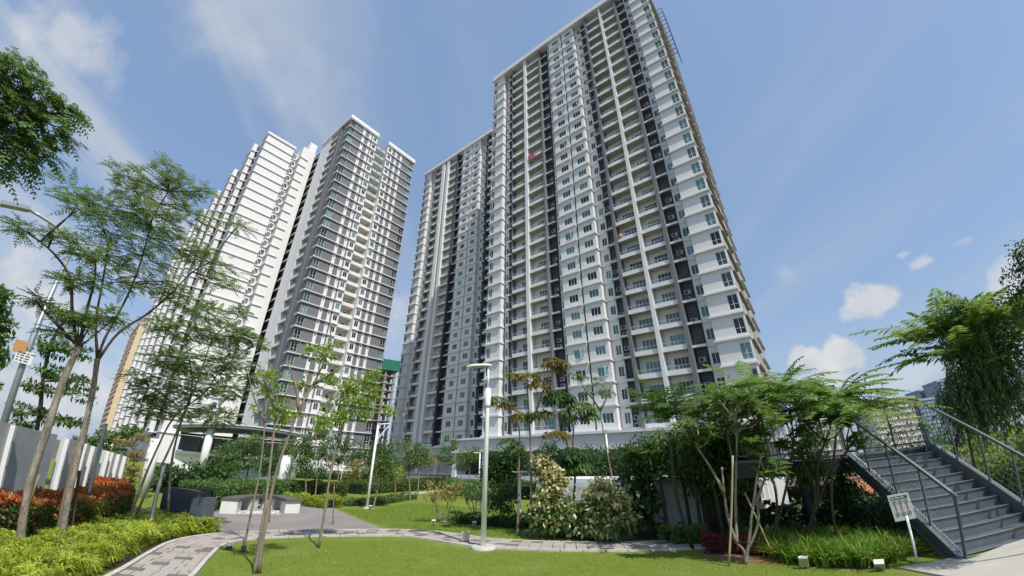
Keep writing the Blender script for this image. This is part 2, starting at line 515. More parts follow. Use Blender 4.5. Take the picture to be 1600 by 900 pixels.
class MB:
    """collects faces for one mesh, with material slots"""
    def __init__(self):
        self.v, self.f, self.m, self.mats, self.smooth = [], [], [], [], []

    def slot(self, m):
        if m not in self.mats:
            self.mats.append(m)
        return self.mats.index(m)

    def box(self, x0, x1, y0, y1, z0, z1, m, skip=''):
        i = len(self.v)
        self.v += [(x0, y0, z0), (x1, y0, z0), (x1, y1, z0), (x0, y1, z0), (x0, y0, z1), (x1, y0, z1), (x1, y1, z1), (x0, y1, z1)]
        F = {'b': (0, 3, 2, 1), 't': (4, 5, 6, 7), 'f': (0, 1, 5, 4), 'r': (1, 2, 6, 5), 'k': (2, 3, 7, 6), 'l': (3, 0, 4, 7)}
        s = self.slot(m)
        for k, q in F.items():
            if k in skip:
                continue
            self.f.append(tuple(i + a for a in q)); self.m.append(s); self.smooth.append(False)
        return self

    def obox(self, c, ax, ay, az, m):
        """oriented box: centre and three half-axis vectors"""
        c, ax, ay, az = Vector(c), Vector(ax), Vector(ay), Vector(az)
        i = len(self.v)
        for sz in (-1, 1):
            for sx, sy in ((-1, -1), (1, -1), (1, 1), (-1, 1)):
                self.v.append(tuple(c + ax * sx + ay * sy + az * sz))
        s = self.slot(m)
        for q in ((0, 3, 2, 1), (4, 5, 6, 7), (0, 1, 5, 4), (1, 2, 6, 5), (2, 3, 7, 6), (3, 0, 4, 7)):
            self.f.append(tuple(i + a for a in q)); self.m.append(s); self.smooth.append(False)
        return self

    def bar(self, p, q, w, h, m, upv=(0, 0, 1)):
        """rectangular bar from p to q"""
        p, q = Vector(p), Vector(q)
        d = (q - p)
        u = Vector(upv)
        s = d.cross(u)
        if s.length < 1e-6:
            s = d.cross(Vector((1, 0, 0)))
        s.normalize()
        u = s.cross(d).normalized()
        return self.obox((p + q) / 2, d / 2, s * (w / 2), u * (h / 2), m)

    def poly(self, pts, m):
        i = len(self.v)
        self.v += [tuple(p) for p in pts]
        self.f.append(tuple(range(i, i + len(pts)))); self.m.append(self.slot(m)); self.smooth.append(False)
        return self

    def prism(self, pts, z0, z1, m):
        """vertical extrusion of a counter-clockwise outline"""
        n = len(pts)
        i = len(self.v)
        self.v += [(p[0], p[1], z0) for p in pts] + [(p[0], p[1], z1) for p in pts]
        s = self.slot(m)
        fs = [tuple(i + k for k in range(n - 1, -1, -1)), tuple(i + n + k for k in range(n))]
        fs += [(i + k, i + (k + 1) % n, i + n + (k + 1) % n, i + n + k) for k in range(n)]
        for q in fs:
            self.f.append(q); self.m.append(s); self.smooth.append(False)
        return self

    def tube(self, pts, radii, m, seg=8, cap=True):
        """tapered tube through points"""
        pts = [Vector(p) for p in pts]
        n = len(pts)
        if isinstance(radii, (int, float)):
            radii = [radii] * n
        base = len(self.v)
        s = self.slot(m)
        ref = None
        for k, p in enumerate(pts):
            d = (pts[min(k + 1, n - 1)] - pts[max(k - 1, 0)])
            if d.length < 1e-9:
                d = Vector((0, 0, 1))
            d.normalize()
            if ref is None:
                ref = d.orthogonal().normalized()
            a = (ref - d * ref.dot(d))
            if a.length < 1e-6:
                a = d.orthogonal()
            a.normalize()
            ref = a
            b = d.cross(a)
            for j in range(seg):
                t = 2 * math.pi * j / seg
                self.v.append(tuple(p + (a * math.cos(t) + b * math.sin(t)) * radii[k]))
        for k in range(n - 1):
            for j in range(seg):
                j2 = (j + 1) % seg
                self.f.append((base + k * seg + j, base + k * seg + j2, base + (k + 1) * seg + j2, base + (k + 1) * seg + j))
                self.m.append(s); self.smooth.append(True)
        if cap:
            self.f.append(tuple(base + j for j in range(seg - 1, -1, -1))); self.m.append(s); self.smooth.append(False)
            self.f.append(tuple(base + (n - 1) * seg + j for j in range(seg))); self.m.append(s); self.smooth.append(False)
        return self

    def mesh(self, name):
        me = bpy.data.meshes.new(name)
        me.from_pydata(self.v, [], self.f)
        for m in self.mats:
            me.materials.append(m)
        me.polygons.foreach_set('material_index', self.m)
        me.polygons.foreach_set('use_smooth', self.smooth)
        me.update()
        return me

    def build(self, name, parent=None, loc=(0, 0, 0), rot=0.0, **kw):
        return place(name, self.mesh(name), parent, loc, rot, **kw)


def place(name, me, parent=None, loc=(0, 0, 0), rot=0.0, scale=None, label=None, kind=None):
    o = bpy.data.objects.new(name, me)
    col.objects.link(o)
    o.parent = parent
    o.location = loc
    o.rotation_euler = (0, 0, rot)
    if scale is not None:
        o.scale = scale
    if label:
        o['label'] = label
    if kind:
        o['kind'] = kind
    return o


def tag(o, label, cat, group=None, kind=None):
    o['label'] = label
    o['category'] = cat
    if group:
        o['group'] = group
    if kind:
        o['kind'] = kind
    return o


def thing(name, loc, label, cat, group=None, rot=0.0):
    o = bpy.data.objects.new(name, None)
    o.empty_display_size = .3
    col.objects.link(o)
    o.location = loc
    o.rotation_euler = (0, 0, rot)
    return tag(o, label, cat, group)


def structure(o, label=None):
    o['kind'] = 'structure'
    if label:
        o['label'] = label
    return o


def quads_mesh(name, V, m, smooth=False, F=None):
    """V: (n, 4, 3) array of quads (or with F given, plain vertices)"""
    me = bpy.data.meshes.new(name)
    n = V.shape[0]
    me.vertices.add(n * 4)
    me.vertices.foreach_set('co', V.reshape(-1).astype(np.float32))
    me.loops.add(n * 4)
    me.loops.foreach_set('vertex_index', np.arange(n * 4, dtype=np.int32))
    me.polygons.add(n)
    me.polygons.foreach_set('loop_start', np.arange(0, n * 4, 4, dtype=np.int32))
    me.polygons.foreach_set('loop_total', np.full(n, 4, dtype=np.int32))
    me.materials.append(m)
    me.update(calc_edges=True)
    me.validate()
    return me


def unit(a):
    return a / np.maximum(np.linalg.norm(a, axis=-1, keepdims=True), 1e-9)


def leaf_quads(P, D, N, ln, wd, droop=0.12):
    """diamond leaves: P base (n,3), D direction, N leaf normal, ln length, wd width"""
    D = unit(D)
    S = unit(np.cross(D, N))
    U = unit(np.cross(S, D))
    ln = np.asarray(ln).reshape(-1, 1) * np.ones((len(P), 1))
    wd = np.asarray(wd).reshape(-1, 1) * np.ones((len(P), 1))
    mid = P + D * ln * .45
    V = np.stack([P, mid + S * wd * .5 - U * ln * .05, P + D * ln - np.array([0, 0, 1.0]) * ln * droop, mid - S * wd * .5 - U * ln * .05], axis=1)
    return V


def rnd_dirs(n, up=0.0):
    d = rng.normal(size=(n, 3))
    d[:, 2] += up
    return unit(d)


GROUNDM = mat('bare_ground', (.13, .12, .10), .95, color2=(.08, .085, .06), scale=.05, obj_coords=False)

SOFFIT = mat('shade_toned_soffit', (.50, .48, .43), .85, noise=.25, scale=.6)  # darker tone for balcony undersides, their shade put into the colour

MGREY = mat('mid_grey_paint', (.082, .086, .098), .75, noise=.25, scale=1.5, detail=4, streak=.15)
FLANK = mat('streaked_olive', (.30, .285, .23), .8, noise=.2, scale=.8, detail=4, streak=.15)  # olive grey with vertical streaks, darker than the front walls

# ---------------------------------------------------------------- ground
def smooth(t):
    t = max(0.0, min(1.0, t))
    return t * t * (3 - 2 * t)


def terrain(x, y):
    """flat garden; the land drops away to the right beyond the footbridge stairs"""
    r = math.hypot(x, y)
    az = math.degrees(math.atan2(x, y))
    w = smooth((az - 25) / 10) * smooth((r - 15) / 10) if y > -20 else 0
    drop = -5.0 * w
    return drop


def make_ground():
    # polar sheet about the garden, fine near, coarse to the horizon
    rs = [0, 1.5, 3, 4.5, 6, 8, 10, 12, 14, 16, 19, 22, 26, 31, 38, 48, 60, 80, 110, 160, 240, 400, 800, 1800, 5000, 12000]
    na = 144
    V, Fc = [], []
    for i, r in enumerate(rs):
        for j in range(na):
            t = 2 * math.pi * j / na
            x, y = r * math.sin(t), r * math.cos(t)
            V.append((x, y, terrain(x, y)))
    for i in range(len(rs) - 1):
        for j in range(na):
            j2 = (j + 1) % na
            Fc.append((i * na + j, i * na + j2, (i + 1) * na + j2, (i + 1) * na + j))
    me = bpy.data.meshes.new('ground')
    me.from_pydata(V, [], [f[::-1] for f in Fc])
    me.materials.append(GROUNDM)
    me.polygons.foreach_set('use_smooth', [True] * len(me.polygons))
    o = bpy.data.objects.new('ground', me)
    col.objects.link(o)
    structure(o, 'bare ground that carries the garden and the towers')


make_ground()


def sheet(name, pts, z, m, label=None):
    b = MB()
    b.poly([(p[0], p[1], z) for p in pts], m)
    return structure(b.build(name), label)


def arc(pts, n=8):
    """Catmull-Rom through ground points"""
    out = []
    P = [Vector((p[0], p[1], 0)) for p in pts]
    P = [P[0] * 2 - P[1]] + P + [P[-1] * 2 - P[-2]]
    for i in range(1, len(P) - 2):
        for k in range(n):
            t = k / n
            a, b_, c, d = P[i - 1], P[i], P[i + 1], P[i + 2]
            out.append(.5 * ((2 * b_) + (c - a) * t + (2 * a - 5 * b_ + 4 * c - d) * t * t + (3 * b_ - a - 3 * c + d) * t ** 3))
    out.append(P[-2])
    return out


def ribbon(name, line, w0, w1, z, m, label=None):
    b = MB()
    n = len(line)
    for i in range(n - 1):
        p, q = line[i], line[i + 1]
        def nrm(k):
            d = (line[min(k + 1, n - 1)] - line[max(k - 1, 0)]).normalized()
            return Vector((-d.y, d.x, 0))
        a, c = nrm(i), nrm(i + 1)
        zz = Vector((0, 0, z))
        b.poly([p - a * w0 + zz, q - c * w0 + zz, q + c * w1 + zz, p + a * w1 + zz], m)
    return structure(b.build(name), label)


b = MB()
lawn_out = [(-9, -12), (8, -12), (14, -4), (13.5, 13), (7.2, 16), (10.5, 24), AB(-2, 35), AB(-25, 37.5), AB(-50, 33.5), AB(-75, 22.5), AB(-100, 13.5), (-40, 30), (-24, 8)]
b.poly([(p[0], p[1], .004) for p in lawn_out], LAWN)
structure(b.build('lawn'), 'mown green lawn that fills the garden')
# plaza of pebble wash behind the path
PL = [G(338, 838), G(400, 833), G(480, 831), G(560, 831), G(607, 830), G(560, 812), G(524, 796), G(500, 788), G(470, 784), G(400, 780), G(345, 781), G(325, 800), G(322, 826)]
sheet('plaza', PL, .008, PLAZA, 'grey pebble wash plaza behind the curved bench')

# paved garden path: rows of pavers on a bedding strip with kerbs
LINE = arc([(-4.0, 3.2), (-4.75, 5.0), (-5.42, 6.4), (-6.2, 7.85), (-6.8, 9.2), (-6.75, 10.45), (-5.55, 11.8), (-3.3, 12.58), (-1.95, 12.1), (-.65, 11.2), (1.6, 10.72), (4.6, 10.5)], 10)
HW = .48
path = ribbon('path', LINE, HW, HW, .010, BED, 'garden path of pale and dark rectangular pavers')
ln = [0.0]
for i in range(1, len(LINE)):
    ln.append(ln[-1] + (LINE[i] - LINE[i - 1]).length)


def along(s):
    s = max(0, min(ln[-1] - 1e-4, s))
    i = max(k for k in range(len(ln)) if ln[k] <= s)
    i = min(i, len(LINE) - 2)
    t = (s - ln[i]) / (ln[i + 1] - ln[i])
    p = LINE[i].lerp(LINE[i + 1], t)
    d0 = (LINE[min(i + 1, len(LINE) - 1)] - LINE[i]).normalized()
    d1 = (LINE[min(i + 2, len(LINE) - 1)] - LINE[min(i + 1, len(LINE) - 2)])
    d1 = d1.normalized() if d1.length > 1e-6 else d0
    d = d0.lerp(d1, t).normalized()
    return p, d


prn = random.Random(5)
pm = {}
for kk, m_ in enumerate((PAVA, PAVB, PAVC)):
    q = MB()
    q.box(-.5, .5, -.5, .5, 0, .8, m_, 'b')
    q.v += [(-.46, -.46, 1), (.46, -.46, 1), (.46, .46, 1), (-.46, .46, 1)]
    i = len(q.v) - 4
    q.f[0] = (i, i + 1, i + 2, i + 3)
    for a_, b_ in ((0, 1), (1, 2), (2, 3), (3, 0)):
        q.f.append((4 + a_, 4 + b_, i + b_, i + a_)); q.m.append(0); q.smooth.append(False)
    pm[kk] = q.mesh('paver')
s = .1
row = 0
npav = 0
while s < ln[-1] - .2 and npav < 296:
    ll = .28
    wds = [.34, .27, .36, .2] if row % 2 else [.22, .35, .3, .3]
    off = -HW + .01
    wds = [w_ * .80 for w_ in wds]
    for wd in wds:
        p, d = along(s + ll / 2)
        nn = Vector((-d.y, d.x, 0))
        c = p + nn * (off + wd / 2)
        kk = 2 if prn.random() < .17 else (1 if prn.random() < .4 else 0)
        o = place('paver', pm[kk], path, (c.x, c.y, .012 + prn.random() * .004), math.atan2(d.y, d.x))
        o.scale = (ll - .014, wd - .012, .03)
        off += wd
        npav += 1
    s += ll
    row += 1
for sgn, nm in ((1, 'kerb'), (-1, 'kerb')):
    kb = MB()
    S0 = 1.2 if sgn > 0 else 1.0
    ss = .1
    while ss < ln[-1] - .3:
        p, d = along(ss); p2, d2_ = along(ss + .48)
        n1_, n2_ = Vector((-d.y, d.x, 0)), Vector((-d2_.y, d2_.x, 0))
        a_, b_ = p + n1_ * sgn * (HW + .045), p2 + n2_ * sgn * (HW + .045)
        kb.bar((a_.x, a_.y, .02), (b_.x, b_.y, .02), .085, .055, CONCK)
        ss += .5
    kb.build('kerb', path)

# farther paths, driveway, beds
FAR = arc([G(440, 783), G(520, 788), G(575, 785), G(640, 772), G(700, 765), G(745, 758)], 6)
ribbon('path', FAR, .45, .45, .012, CONCK, 'narrow concrete path that curves across the far lawn')
ribbon('road', arc([AB(-150, 6), AB(-105, 17), AB(-75, 27), AB(-50, 38), AB(-20, 42), AB(20, 44)], 6), 3.2, 3.2, .016, ROADM, 'dark driveway in front of the towers')
ribbon('kerb', arc([AB(-150, 2.6), AB(-105, 13.6), AB(-75, 23.6), AB(-50, 34.5), AB(-20, 38.5), AB(10, 40)], 6), .15, .15, .11, CONCK, 'pale kerb along the driveway')
ribbon('path', arc([G(688, 817), G(720, 819), G(790, 822), G(860, 826)], 5), .05, .05, .05, CONCK, 'thin concrete edging round the shrub bed')
sheet('mulch_bed', [G(1088, 862), G(1105, 872), G(1150, 879), G(1215, 882), G(1245, 875), G(1235, 858), G(1160, 850), G(1100, 850)], .009, MULCH, 'reddish mulch under the plumeria')
sheet('planting_bed', [(-5.35, 4.3), (-6.2, 6.6), (-7.1, 8.4), (-7.6, 10.2), (-7.9, 11.5), (-10.5, 12.5), (-14, 14), (-14, 4), (-8, 3)], .006, SOIL, 'dark soil bed beside the path at the left')
sheet('planting_bed', [(4.7, 11.2), (5.4, 8.6), (5.3, 7.4), (6.0, 6.5), (6.9, 7.5), (9.5, 10), (10, 14), (3.0, 13.4), (.9, 12.2), (3.0, 11.35)], .006, SOIL, 'dark soil bed under the palms and shrubs')

# concrete pad at the foot of the stairs
pad = [G(1402, 888), G(1440, 883), G(1500, 871), G(1516, 874), G(1600, 842), (9.5, 5.5), (9.0, 2.0), (6.2, 2.2), G(1560, 905), G(1480, 903)]
b = MB()
b.prism([(p[0], p[1]) for p in pad][::-1], -.2, .03, CONC)
structure(b.build('landing_pad'), 'pale concrete pad at the foot of the steel stairs')

# ---------------------------------------------------------------- apartment towers
MESH = {}


def cached(key, fn):
    if key not in MESH:
        MESH[key] = fn()
    return MESH[key]


def m_window(w, h, n, transom=0.0, frame=.055, sill=True):
    """casement window: white frame, n panes, optional low transom; wall face at y=0, glass set back"""
    def f():
        b = MB()
        t = frame
        b.box(-w / 2 + t, w / 2 - t, .02, .035, t, h - t, GLASS)
        b.box(-w / 2, w / 2, -.03, .05, 0, t, FRAME)
        b.box(-w / 2, w / 2, -.03, .05, h - t, h, FRAME)
        for k in range(n + 1):
            x = -w / 2 + (w - t) * k / n
            b.box(x, x + t, -.028, .048, t, h - t, FRAME)
        if transom:
            b.box(-w / 2 + t, w / 2 - t, -.024, .045, transom, transom + t * .8, FRAME)
        return b.mesh('window')
    return cached(('win', w, h, n, transom), f)


def m_open_window(w, h, n):
    """the same window with its middle sash swung out on top hinges"""
    def f():
        b = MB()
        t = .055
        b.box(-w / 2 + t, w / 2 - t, .02, .035, t, h - t, GLASS)
        b.box(-w / 2, w / 2, -.03, .05, 0, t, FRAME)
        b.box(-w / 2, w / 2, -.03, .05, h - t, h, FRAME)
        for k in range(n + 1):
            x = -w / 2 + (w - t) * k / n
            b.box(x, x + t, -.028, .048, t, h - t, FRAME)
        x0 = -w / 2 + w / n * (n - 1)
        c = Vector((x0 + w / n, -.03, 0))
        d = Vector((-.75, -.66, 0)) * (w / n)
        b.bar(c + Vector((0, 0, .03)), c + d + Vector((0, 0, .03)), .04, .05, FRAME)
        b.bar(c + Vector((0, 0, h - .03)), c + d + Vector((0, 0, h - .03)), .04, .05, FRAME)
        b.bar(c + d, c + d + Vector((0, 0, h)), .05, .05, FRAME)
        b.poly([c + Vector((0, 0, .05)), c + d + Vector((0, 0, .05)), c + d + Vector((0, 0, h - .05)), c + Vector((0, 0, h - .05))], GLASS)
        return b.mesh('window')
    return cached(('owin', w, h, n), f)


def m_box(key, *boxes):
    """cached mesh of boxes: each (x0,x1,y0,y1,z0,z1,mat)"""
    def f():
        b = MB()
        for q in boxes:
            b.box(*q)
        return b.mesh(key[0] if isinstance(key, tuple) else key)
    return cached(key, f)


def m_panel(w, h, depth, hole, m, name='wall_panel'):
    """wall panel from x=0..w, z=0..h, y=0..depth with one opening (x0,x1,z0,z1)"""
    def f():
        b = MB()
        x0, x1, z0, z1 = hole
        b.box(0, x0, 0, depth, 0, h, m)
        b.box(x1, w, 0, depth, 0, h, m)
        b.box(x0, x1, 0, depth, 0, z0, m)
        b.box(x0, x1, 0, depth, z1, h, m)
        return b.mesh(name)
    return cached((name, w, h, depth, hole, m.name), f)


def m_balcony(w, d=1.75):
    def f():
        b = MB()
        b.box(0, w, .002, d, -.02, .14, SOFFIT)
        b.box(0, w, 0, .12, .142, .62, WHITE)
        b.box(-.001, w + .001, -.05, .02, -.06, .10, WHITE)
        return b.mesh('balcony')
    return cached(('balcony', w, d), f)


def m_rail(w):
    def f():
        b = MB()
        b.box(.03, w - .03, .05, .062, .62, 1.10, RAILG)
        b.box(0, w, .035, .075, 1.10, 1.14, FRAME)
        n = max(2, int(w / 1.1))
        for k in range(n + 1):
            x = .02 + (w - .06) * k / n
            b.box(x, x + .03, .042, .07, .62, 1.10, FRAME)
        return b.mesh('railing')
    return cached(('rail', w), f)


def m_ac():
    def f():
        b = MB()
        b.box(0, .82, 0, .32, 0, .62, ACBOX)
        c = []
        for k in range(12):
            t = 2 * math.pi * k / 12
            c.append((.33 + .24 * math.cos(t), -.012, .31 + .24 * math.sin(t)))
        b.poly(c, ACFAN)
        b.box(.05, .12, .05, .27, -.06, 0, ACBOX)
        b.box(.7, .77, .05, .27, -.06, 0, ACBOX)
        return b.mesh('air_conditioner')
    return cached('ac', f)


brnd = random.Random(11)
FH = 3.12


class Tower:
    """local frame: x along the front, y into the building, z up; root Empty at the base"""
    def __init__(self, name, a0, b0, label, z0=6.15, n=29):
        self.root = thing(name, AB(a0, b0), label, 'apartment tower', rot=A1)
        self.a0, self.b0, self.z0, self.n = a0, b0, z0, n
        self.core = MB()

    def put(self, name, me, x, y, z, rot=0.0, parent=None):
        return place(name, me, parent or self.root, (x, y, z), rot)

    # the f_ functions take a front frame: fx, fy origin, rot 0 faces -y, 90 faces +x
    def P(self, F, x, y):
        fx, fy, rot = F
        c, s = math.cos(rot), math.sin(rot)
        return fx + c * x - s * y, fy + s * x + c * y

    def ins(self, name, me, F, x, y, z, parent=None):
        X, Y = self.P(F, x, y)
        return place(name, me, parent or self.root, (X, Y, z), F[2])

    def floors(self):
        return [self.z0 + FH * k for k in range(self.n)]

    def ledge(self, F, x0, x1, y, name='ledge', prot=.32, h=.22, side=.0, mat_=None, zo=0.0, top=True):
        m = mat_ or WHITE
        w = x1 - x0
        me = m_box((name, round(w, 3), prot, h, side, m.name), (0, w, -prot, .0 - .003, 0, h, m),
                   *([(-.18, -.002, -prot, side, 0, h, m), (w + .002, w + .18, -prot, side, 0, h, m)] if side else []))
        for z in self.floors() + ([self.z0 + FH * self.n] if top else []):
            self.ins(name, me, F, x0, y, z + zo)

    def fin(self, F, x0, x1, y0, y1, z0, z1, m, name='fin'):
        b = MB().box(0, x1 - x0, 0, y1 - y0, 0, z1 - z0, m)
        self.ins(name, b.mesh(name), F, x0, y0, z0)

    def pier(self, F, x0, x1, wx0, wx1, depth, m=None, wz=.75, wh=1.75, ledge_side=None, trans=.62):
        """projecting pier: a wall panel per storey with one window, and a ledge that wraps round"""
        m = m or WHITE
        w = x1 - x0
        hole = (round(wx0 - x0, 3), round(wx1 - x0, 3), wz, wz + wh)
        me = m_panel(round(w, 3), FH, depth, hole, m)
        wm = m_window(round(wx1 - wx0, 3), wh, 2, trans)
        wo = m_open_window(round(wx1 - wx0, 3), wh, 2)
        for z in self.floors():
            self.ins('wall_panel', me, F, x0, 0, z)
            self.ins('window', wo if brnd.random() < .08 else wm, F, (wx0 + wx1) / 2, .08, z + wz)
        self.ledge(F, x0, x1, 0, side=depth if ledge_side is None else ledge_side)

    def recess_window(self, F, x0, x1, wx0, wx1, y, m=None, wz=.85, wh=1.45):
        wm = m_window(round(wx1 - wx0, 3), wh, 2 if wx1 - wx0 > .7 else 1)
        me = m_panel(round(x1 - x0, 3), FH, .25, (round(wx0 - x0, 3), round(wx1 - x0, 3), wz, wz + wh), m or WHITE)
        for z in self.floors():
            self.ins('wall_panel', me, F, x0, y, z)
            self.ins('window', wm, F, (wx0 + wx1) / 2, y + .06, z + wz)
        b = m_box(('band', round(x1 - x0, 3)), (0, x1 - x0, -.1, -.003, 0, .14, WHITE))
        for z in self.floors():
            self.ins('ledge', b, F, x0, y, z)

    def service(self, F, x0, x1, y, wall_y, m=None):
        """air-conditioner bay: dark wall behind, a white edged slab per storey, units on it"""
        w = round(x1 - x0, 3)
        d = wall_y - y
        slab = m_box(('service_ledge', w, round(d, 3)), (0, w, 0, d, 0, .12, GREY), (-.04, w + .04, -.06, .05, -.02, .30, WHITE))
        grille = m_box(('louvre', w), *[(.02, w - .02, .10, .12, .45 + k * .19, .50 + k * .19, DGREY) for k in range(0, 5)])
        for z in self.floors():
            self.ins('service_ledge', slab, F, x0, y, z)
            if brnd.random() < .62:
                self.ins('air_conditioner', m_ac(), F, x0 + .2 + brnd.random() * max(0, w - 1.2), wall_y - .36, z + .25)
            if brnd.random() < .5:
                self.ins('air_conditioner', m_ac(), F, x0 + .2 + brnd.random() * max(0, w - 1.2), wall_y - .36, z + 1.25)
            if brnd.random() < .35:
                self.ins('louvre', grille, F, x0, y, z)
        X0, Y0 = self.P(F, x0, wall_y)
        b = MB().box(0, w, 0, .3, 0, FH * self.n, m or MGREY)
        self.ins('service_wall', b.mesh('service_wall'), F, x0, wall_y, self.z0)
        # riser pipes
        p = MB()
        for xx in (.12, w - .16):
            p.tube([(xx, -.08, 0), (xx, -.08, FH * self.n)], .045, PIPE, 6)
        self.ins('riser_pipe', p.mesh('riser_pipe'), F, x0, wall_y, self.z0)

    def balconies(self, F, x0, x1, y, wall_y, dw=1.9, side=1):
        w = round(x1 - x0, 3)
        me, rl = m_balcony(w, round(wall_y - y, 3)), m_rail(w)
        dm = m_window(dw, 2.25, 4 if dw > 1.7 else 3, .75)
        for z in self.floors():
            bo = self.ins('balcony', me, F, x0, y, z)
            place('railing', rl, bo)
            xc = x1 - .35 - dw / 2 if side > 0 else x0 + .35 + dw / 2
            self.ins('balcony_door', dm, F, xc, wall_y - .03, z + .16)
            if brnd.random() < .22:
                q = MB()
                for _ in range(brnd.randint(1, 4)):
                    cx = .3 + brnd.random() * (w - .9)
                    q.box(cx, cx + .15 + .4 * brnd.random(), .4, .7, .15, .5 + .75 * brnd.random(), STUFFY)
                place('belongings', q.mesh('belongings'), bo, kind='stuff')
        b = MB().box(0, w, 0, .3, 0, FH * self.n, CREAM)
        self.ins('balcony_wall', b.mesh('balcony_wall'), F, x0, wall_y, self.z0)

    def midblock(self, F, x0, x1, gx0, gx1, w1, w2, depth=1.0):
        for (p0, p1, wc) in ((x0, gx0, w1), (gx1, x1, w2)):
            w = round(p1 - p0, 3)
            ww, wh, wz = 1.62, 1.35, .95
            me = m_panel(w, FH, depth, (round(wc - ww / 2 - p0, 3), round(wc + ww / 2 - p0, 3), wz, wz + wh), WHITE)
            wm, wo = m_window(ww, wh, 3), m_open_window(ww, wh, 3)
            for z in self.floors():
                self.ins('wall_panel', me, F, p0, 0, z)
                self.ins('window', wo if brnd.random() < .12 else wm, F, wc, .08, z + wz)
        lm = m_box(('blockledge', round(x1 - x0, 3)), (-.18, gx0 - x0, -.30, -.003, 0, .20, WHITE), (gx1 - x0, x1 - x0 + .18, -.30, -.003, 0, .20, WHITE),
                   (-.18, -.003, -.003, depth, 0, .20, WHITE), (x1 - x0 + .003, x1 - x0 + .18, -.003, depth, 0, .20, WHITE))
        for z in self.floors():
            self.ins('ledge', lm, F, x0, 0, z)
        g = MB().box(0, gx1 - gx0, .35, depth, 0, FH * self.n, DGREY)
        g.tube([((gx1 - gx0) / 2, .2, 0), ((gx1 - gx0) / 2, .2, FH * self.n)], .09, PIPE, 6)
        self.ins('drain_groove', g.mesh('drain_groove'), F, gx0, 0, self.z0)


def podium(T, x0, x1, y, mat_=None, cols=6.2, depth=3.5):
    """ground storeys under a tower: columns, dark openings, an upper band with two ledges"""
    b = MB()
    b.box(x0, x1, y, y + 8, 3.9, T.z0 - .02, LGREY)
    T.put('podium_band', b.mesh('podium_band'), 0, 0, 0)
    l = MB().box(x0 - .2, x1 + .2, y - .35, y - .003, T.z0 - .35, T.z0 - .05, WHITE).box(x0 - .1, x1 + .1, y - .25, y - .003, 3.86, 4.15, WHITE)
    T.put('podium_ledge', l.mesh('podium_ledge'), 0, 0, 0)
    n = int((x1 - x0) / cols)
    cm = m_box(('column', 1), (-.45, .45, 0, .9, 0, 3.9, WHITE))
    for k in range(n + 1):
        T.put('column', cm, x0 + .5 + (x1 - x0 - 1) * k / n, y + .1, 0)
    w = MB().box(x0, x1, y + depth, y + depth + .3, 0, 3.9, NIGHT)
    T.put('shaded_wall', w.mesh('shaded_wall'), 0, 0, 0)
    s = MB().box(x0, x1, y + .35, y + .6, 0, .55, LGREY)
    T.put('low_wall', s.mesh('low_wall'), 0, 0, 0)


